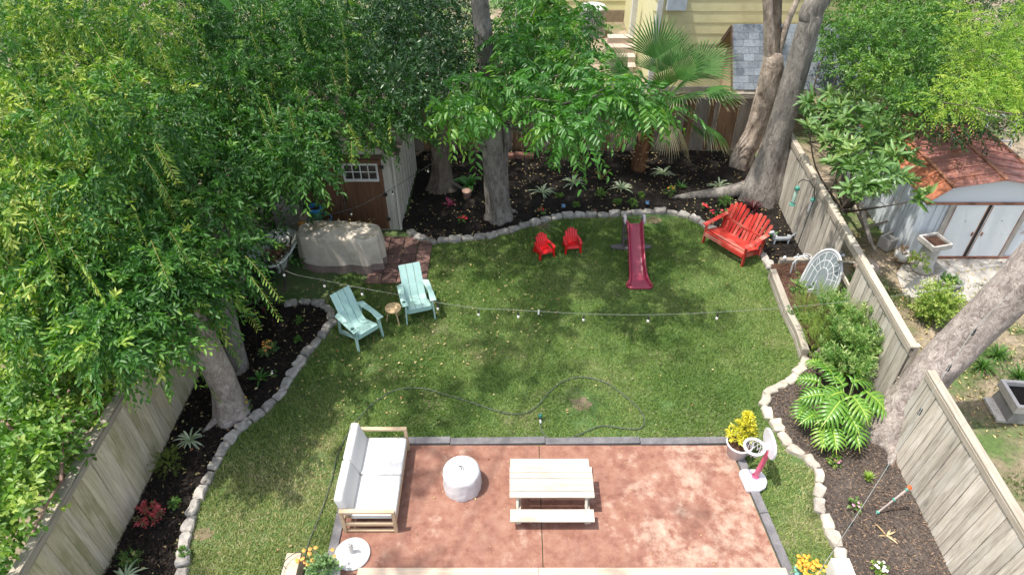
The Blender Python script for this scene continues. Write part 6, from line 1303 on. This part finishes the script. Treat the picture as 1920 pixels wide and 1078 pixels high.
tall('bushy_shrub', 'bushy green shrub with pale leaves against the fence above the lobed leaves', 1590, 680, .1, [(1590, 640, .9), (1610, 620, 1.0), (1575, 600, 1.1), (1630, 600, 1.1), (1600, 665, .8), (1570, 655, .7), (1620, 655, .9), (1555, 680, .5), (1585, 690, .6), (1615, 680, .7), (1560, 575, 1.2), (1600, 640, 1.2), (1580, 625, 1.2), (1605, 690, 1.0), (1640, 640, 1.0), (1570, 680, .9)], .10, .032, leafmat('pale_shrub_leaf', [(0, (.07, .17, .03)), (.5, (.17, .29, .07)), (1, (.42, .48, .2))], .5, .35), 40, 12, .28)
tall('tall_grass_clump', 'tall green grasses seen through the gap in the right fence', 1602, 560, 0, [(1600, 555, .3), (1620, 540, .4), (1590, 580, .3), (1615, 570, .3)], .1, .008, L_MED, 50, 22, .5)
# big lobed philodendron
ph = thing('philodendron', 'philodendron with huge deeply lobed leaves in the right bed beside the trunk', 'plant', G(1572, 800, .04), 0, world=True)
M_PHIL = leafmat('philodendron_leaf', [(0, (.045, .15, .02)), (.6, (.13, .28, .035)), (1, (.5, .55, .12))], .33, .3, .5)
def lobed(c, dirx, L, nrm, tn):
    d = Vector(dirx).normalized(); nrm = Vector(nrm).normalized(); s = d.cross(nrm).normalized(); nrm = s.cross(d); V = []; F = []; T = []; nl = 7
    def P(u, v, h=0): return c + d * (u * L) + s * (v * L) + nrm * h - Vector((0, 0, 1)) * L * .45 * u * u
    k = 8; 
    for i in range(k):
        u0, u1 = i / k, (i + 1) / k; i0 = len(V); V += [P(u0, -.011, .012), P(u0, .011, .012), P(u1, .011 if i < k - 1 else .002, .012), P(u1, -.011 if i < k - 1 else -.002, .012)]; T += [1] * 4; F.append((i0, i0 + 1, i0 + 2, i0 + 3))
    for sg in (-1, 1):
        for i in range(nl):
            u = -.02 + i / nl * .9; ln = .47 * math.sin(math.pi * (.22 + .74 * (i + .5) / nl)) * random.uniform(.9, 1.08); sw = .25 + .7 * (i / nl); bw = .062; i0 = len(V); tt_ = tn + random.uniform(-.08, .08)
            for j, (f, wq) in enumerate(((0, 1.08), (.35, .9), (.7, .72), (.9, .42), (1, .08))):
                uu = u + sw * ln * f - (.25 * ln * f if i == 0 else 0); h = -.10 * L * f * f + .045 * math.sin(f * 3); V += [P(uu - bw * wq, sg * ln * f, h), P(uu, sg * ln * f, h + .012), P(uu + bw * wq, sg * ln * f, h)]; T += [tt_, tt_ + .12, tt_]
                if j: q = i0 + j * 3; F += [(q - 3, q - 2, q + 1, q), (q - 2, q - 1, q + 2, q + 1)]
    return V, F, T
base = G(1575, 790, .3)
for px, py, z, ax, ay, L in ((1578, 735, .75, -.35, -.15, .62), (1580, 722, .8, -.1, .2, .5), (1515, 755, .55, -.55, -.6, .5), (1535, 715, .6, -.9, .4, .45), (1575, 752, .85, -.7, -.7, .62), (1625, 735, .75, .45, -.75, .62), (1545, 800, .45, -.35, -1, .5), (1595, 790, .55, .02, -1, .58), (1560, 800, .5, -.1, -1, .52), (1610, 700, .8, .4, .5, .45), (1545, 690, .7, -.5, .8, .42), (1600, 765, .7, .5, -.6, .45), (1565, 775, .7, -.75, -.3, .45), (1545, 740, .85, -.9, .0, .5), (1600, 745, .95, .2, -.8, .55), (1560, 700, .9, -.2, 1, .5), (1585, 770, .75, .3, -1, .5), (1530, 775, .55, -.8, -.4, .42), (1635, 760, .6, .8, -.3, .45), (1600, 715, .9, .7, .2, .5)):
    c = G(px, py, z); V, F, T = lobed(c, (ax, ay, .1), L, (random.uniform(-.15, .15), -.15, 1), random.uniform(.25, .6)); V = np.array([tuple(v - Vector(ph.location)) for v in V])
    lf = part('leaf', B().tube(smooth([base, base.lerp(c, .5) + Vector((0, 0, .15)), c], 4), .011, 6), M_PST, ph); link('leaf_blade', fast('leaf_blade', V, F, M_PHIL, T), lf)
# neighbour's shrub and grasses
shrub('lime_shrub', 'lime-green shrub on the leaf litter in the neighbouring yard', 'shrub', 1742, 600, .6, 330, .075, .045, M_FINE, -.02, h=.5, Ls=.25, tint=(.35, 1))
shrub('vine_sprig', 'lime-green sprigs climbing beside the chimney pot planter', 'plant', 1715, 508, .28, 34, .08, .05, M_FINE, 0, h=.35, tint=(.5, 1))
GR = 'arching grasses next door'
for px, py, lb in ((1838, 578, 'arching green grass clump on the near side of the apron'), (1908, 708, 'arching green grass clump near the square planter at the right edge'), (1840, 690, 'arching grass clump against the huge leaning trunk'), (1868, 668, 'low grass clump between the trunk and the right edge')):
    rosette('grass_clump', lb, 'plant', px, py, 90, .55, .018, L_MED, (.2, .9), GR, z=0, el=(.4, 1.4), droop=.5)

# ================================================================== HIGH CANOPY (crowns of the yard trees, unseen above the frame, laid out for the shade they cast)
def want(x, y):
    """how much shade the high crowns should throw on a spot of the ground, 0..1"""
    a = .54
    if y < 9.6: a = .54 - .15 * (9.6 - y)
    if y < 8.2: a = .36 if x < -1.0 else .07
    if x < -3.0: a = .2 if y < 7.4 else (.4 if y < 9 else .82)
    if x < -5.8 and y < 9.5: a = .12
    if x < -4.6 and y > 9: a = .42
    if -6 < x < -2.4 and 12 < y < 15: a = .45
    if x > 1.6 and y < 13.6: a *= .56
    if 8 < y < 10.2 and x > 1.5: a *= .6
    if x > 5.6: a *= .35 if y < 16 else .6
    if x > 7.6: a *= .6
    if y > 14.5 and x < 6: a = max(a, .88)
    if y > 19.8: a = .45
    return a
def canopy(tree, x0, x1, y0, y1, step=.34, nl=9, sc=1.0):
    C = []; x = x0
    while x < x1:
        y = y0
        while y < y1:
            gx, gy = x + random.uniform(-.2, .2), y + random.uniform(-.2, .2); nz = .5 + .40 * fbm(gx, gy, .7, 17, 2) + .55 * fbm(gx, gy, 1.7, 23, 2)
            if nz < want(gx, gy) * 1.0 + .02 and random.random() < .9:
                for _ in range(3):
                    cz = random.uniform(8.6, 10.6) if gy > 11 else random.uniform(9.6, 11.2)
                    C.append((gx - .345 * cz + random.gauss(0, .1), gy - .085 * cz + random.gauss(0, .1), cz))
            y += step
        x += step
    C = np.array(C); n = len(C); A = rng.normal(size=(n, 3)) * [1, 1, .35]
    V, F, T = sprays(C, A, nl, .42, .17, .075, rng.uniform(.2, .8, n), .3, 1.0, True); link('crown', fast('crown', V - np.array(tree.location), F, L_PEC, T), tree)
    return C
Ca = canopy(t3, -9.5, 2.6, 5.0, 22); limbs(t3, (-1.0, 15.4, 9.4), Ca[::260], M_BARK, .07)
Cb = canopy(t5, 2.6, 9.5, 5.0, 24); limbs(t5, (9.0, 14.5, 9.9), Cb[::200], M_BARK, .07)
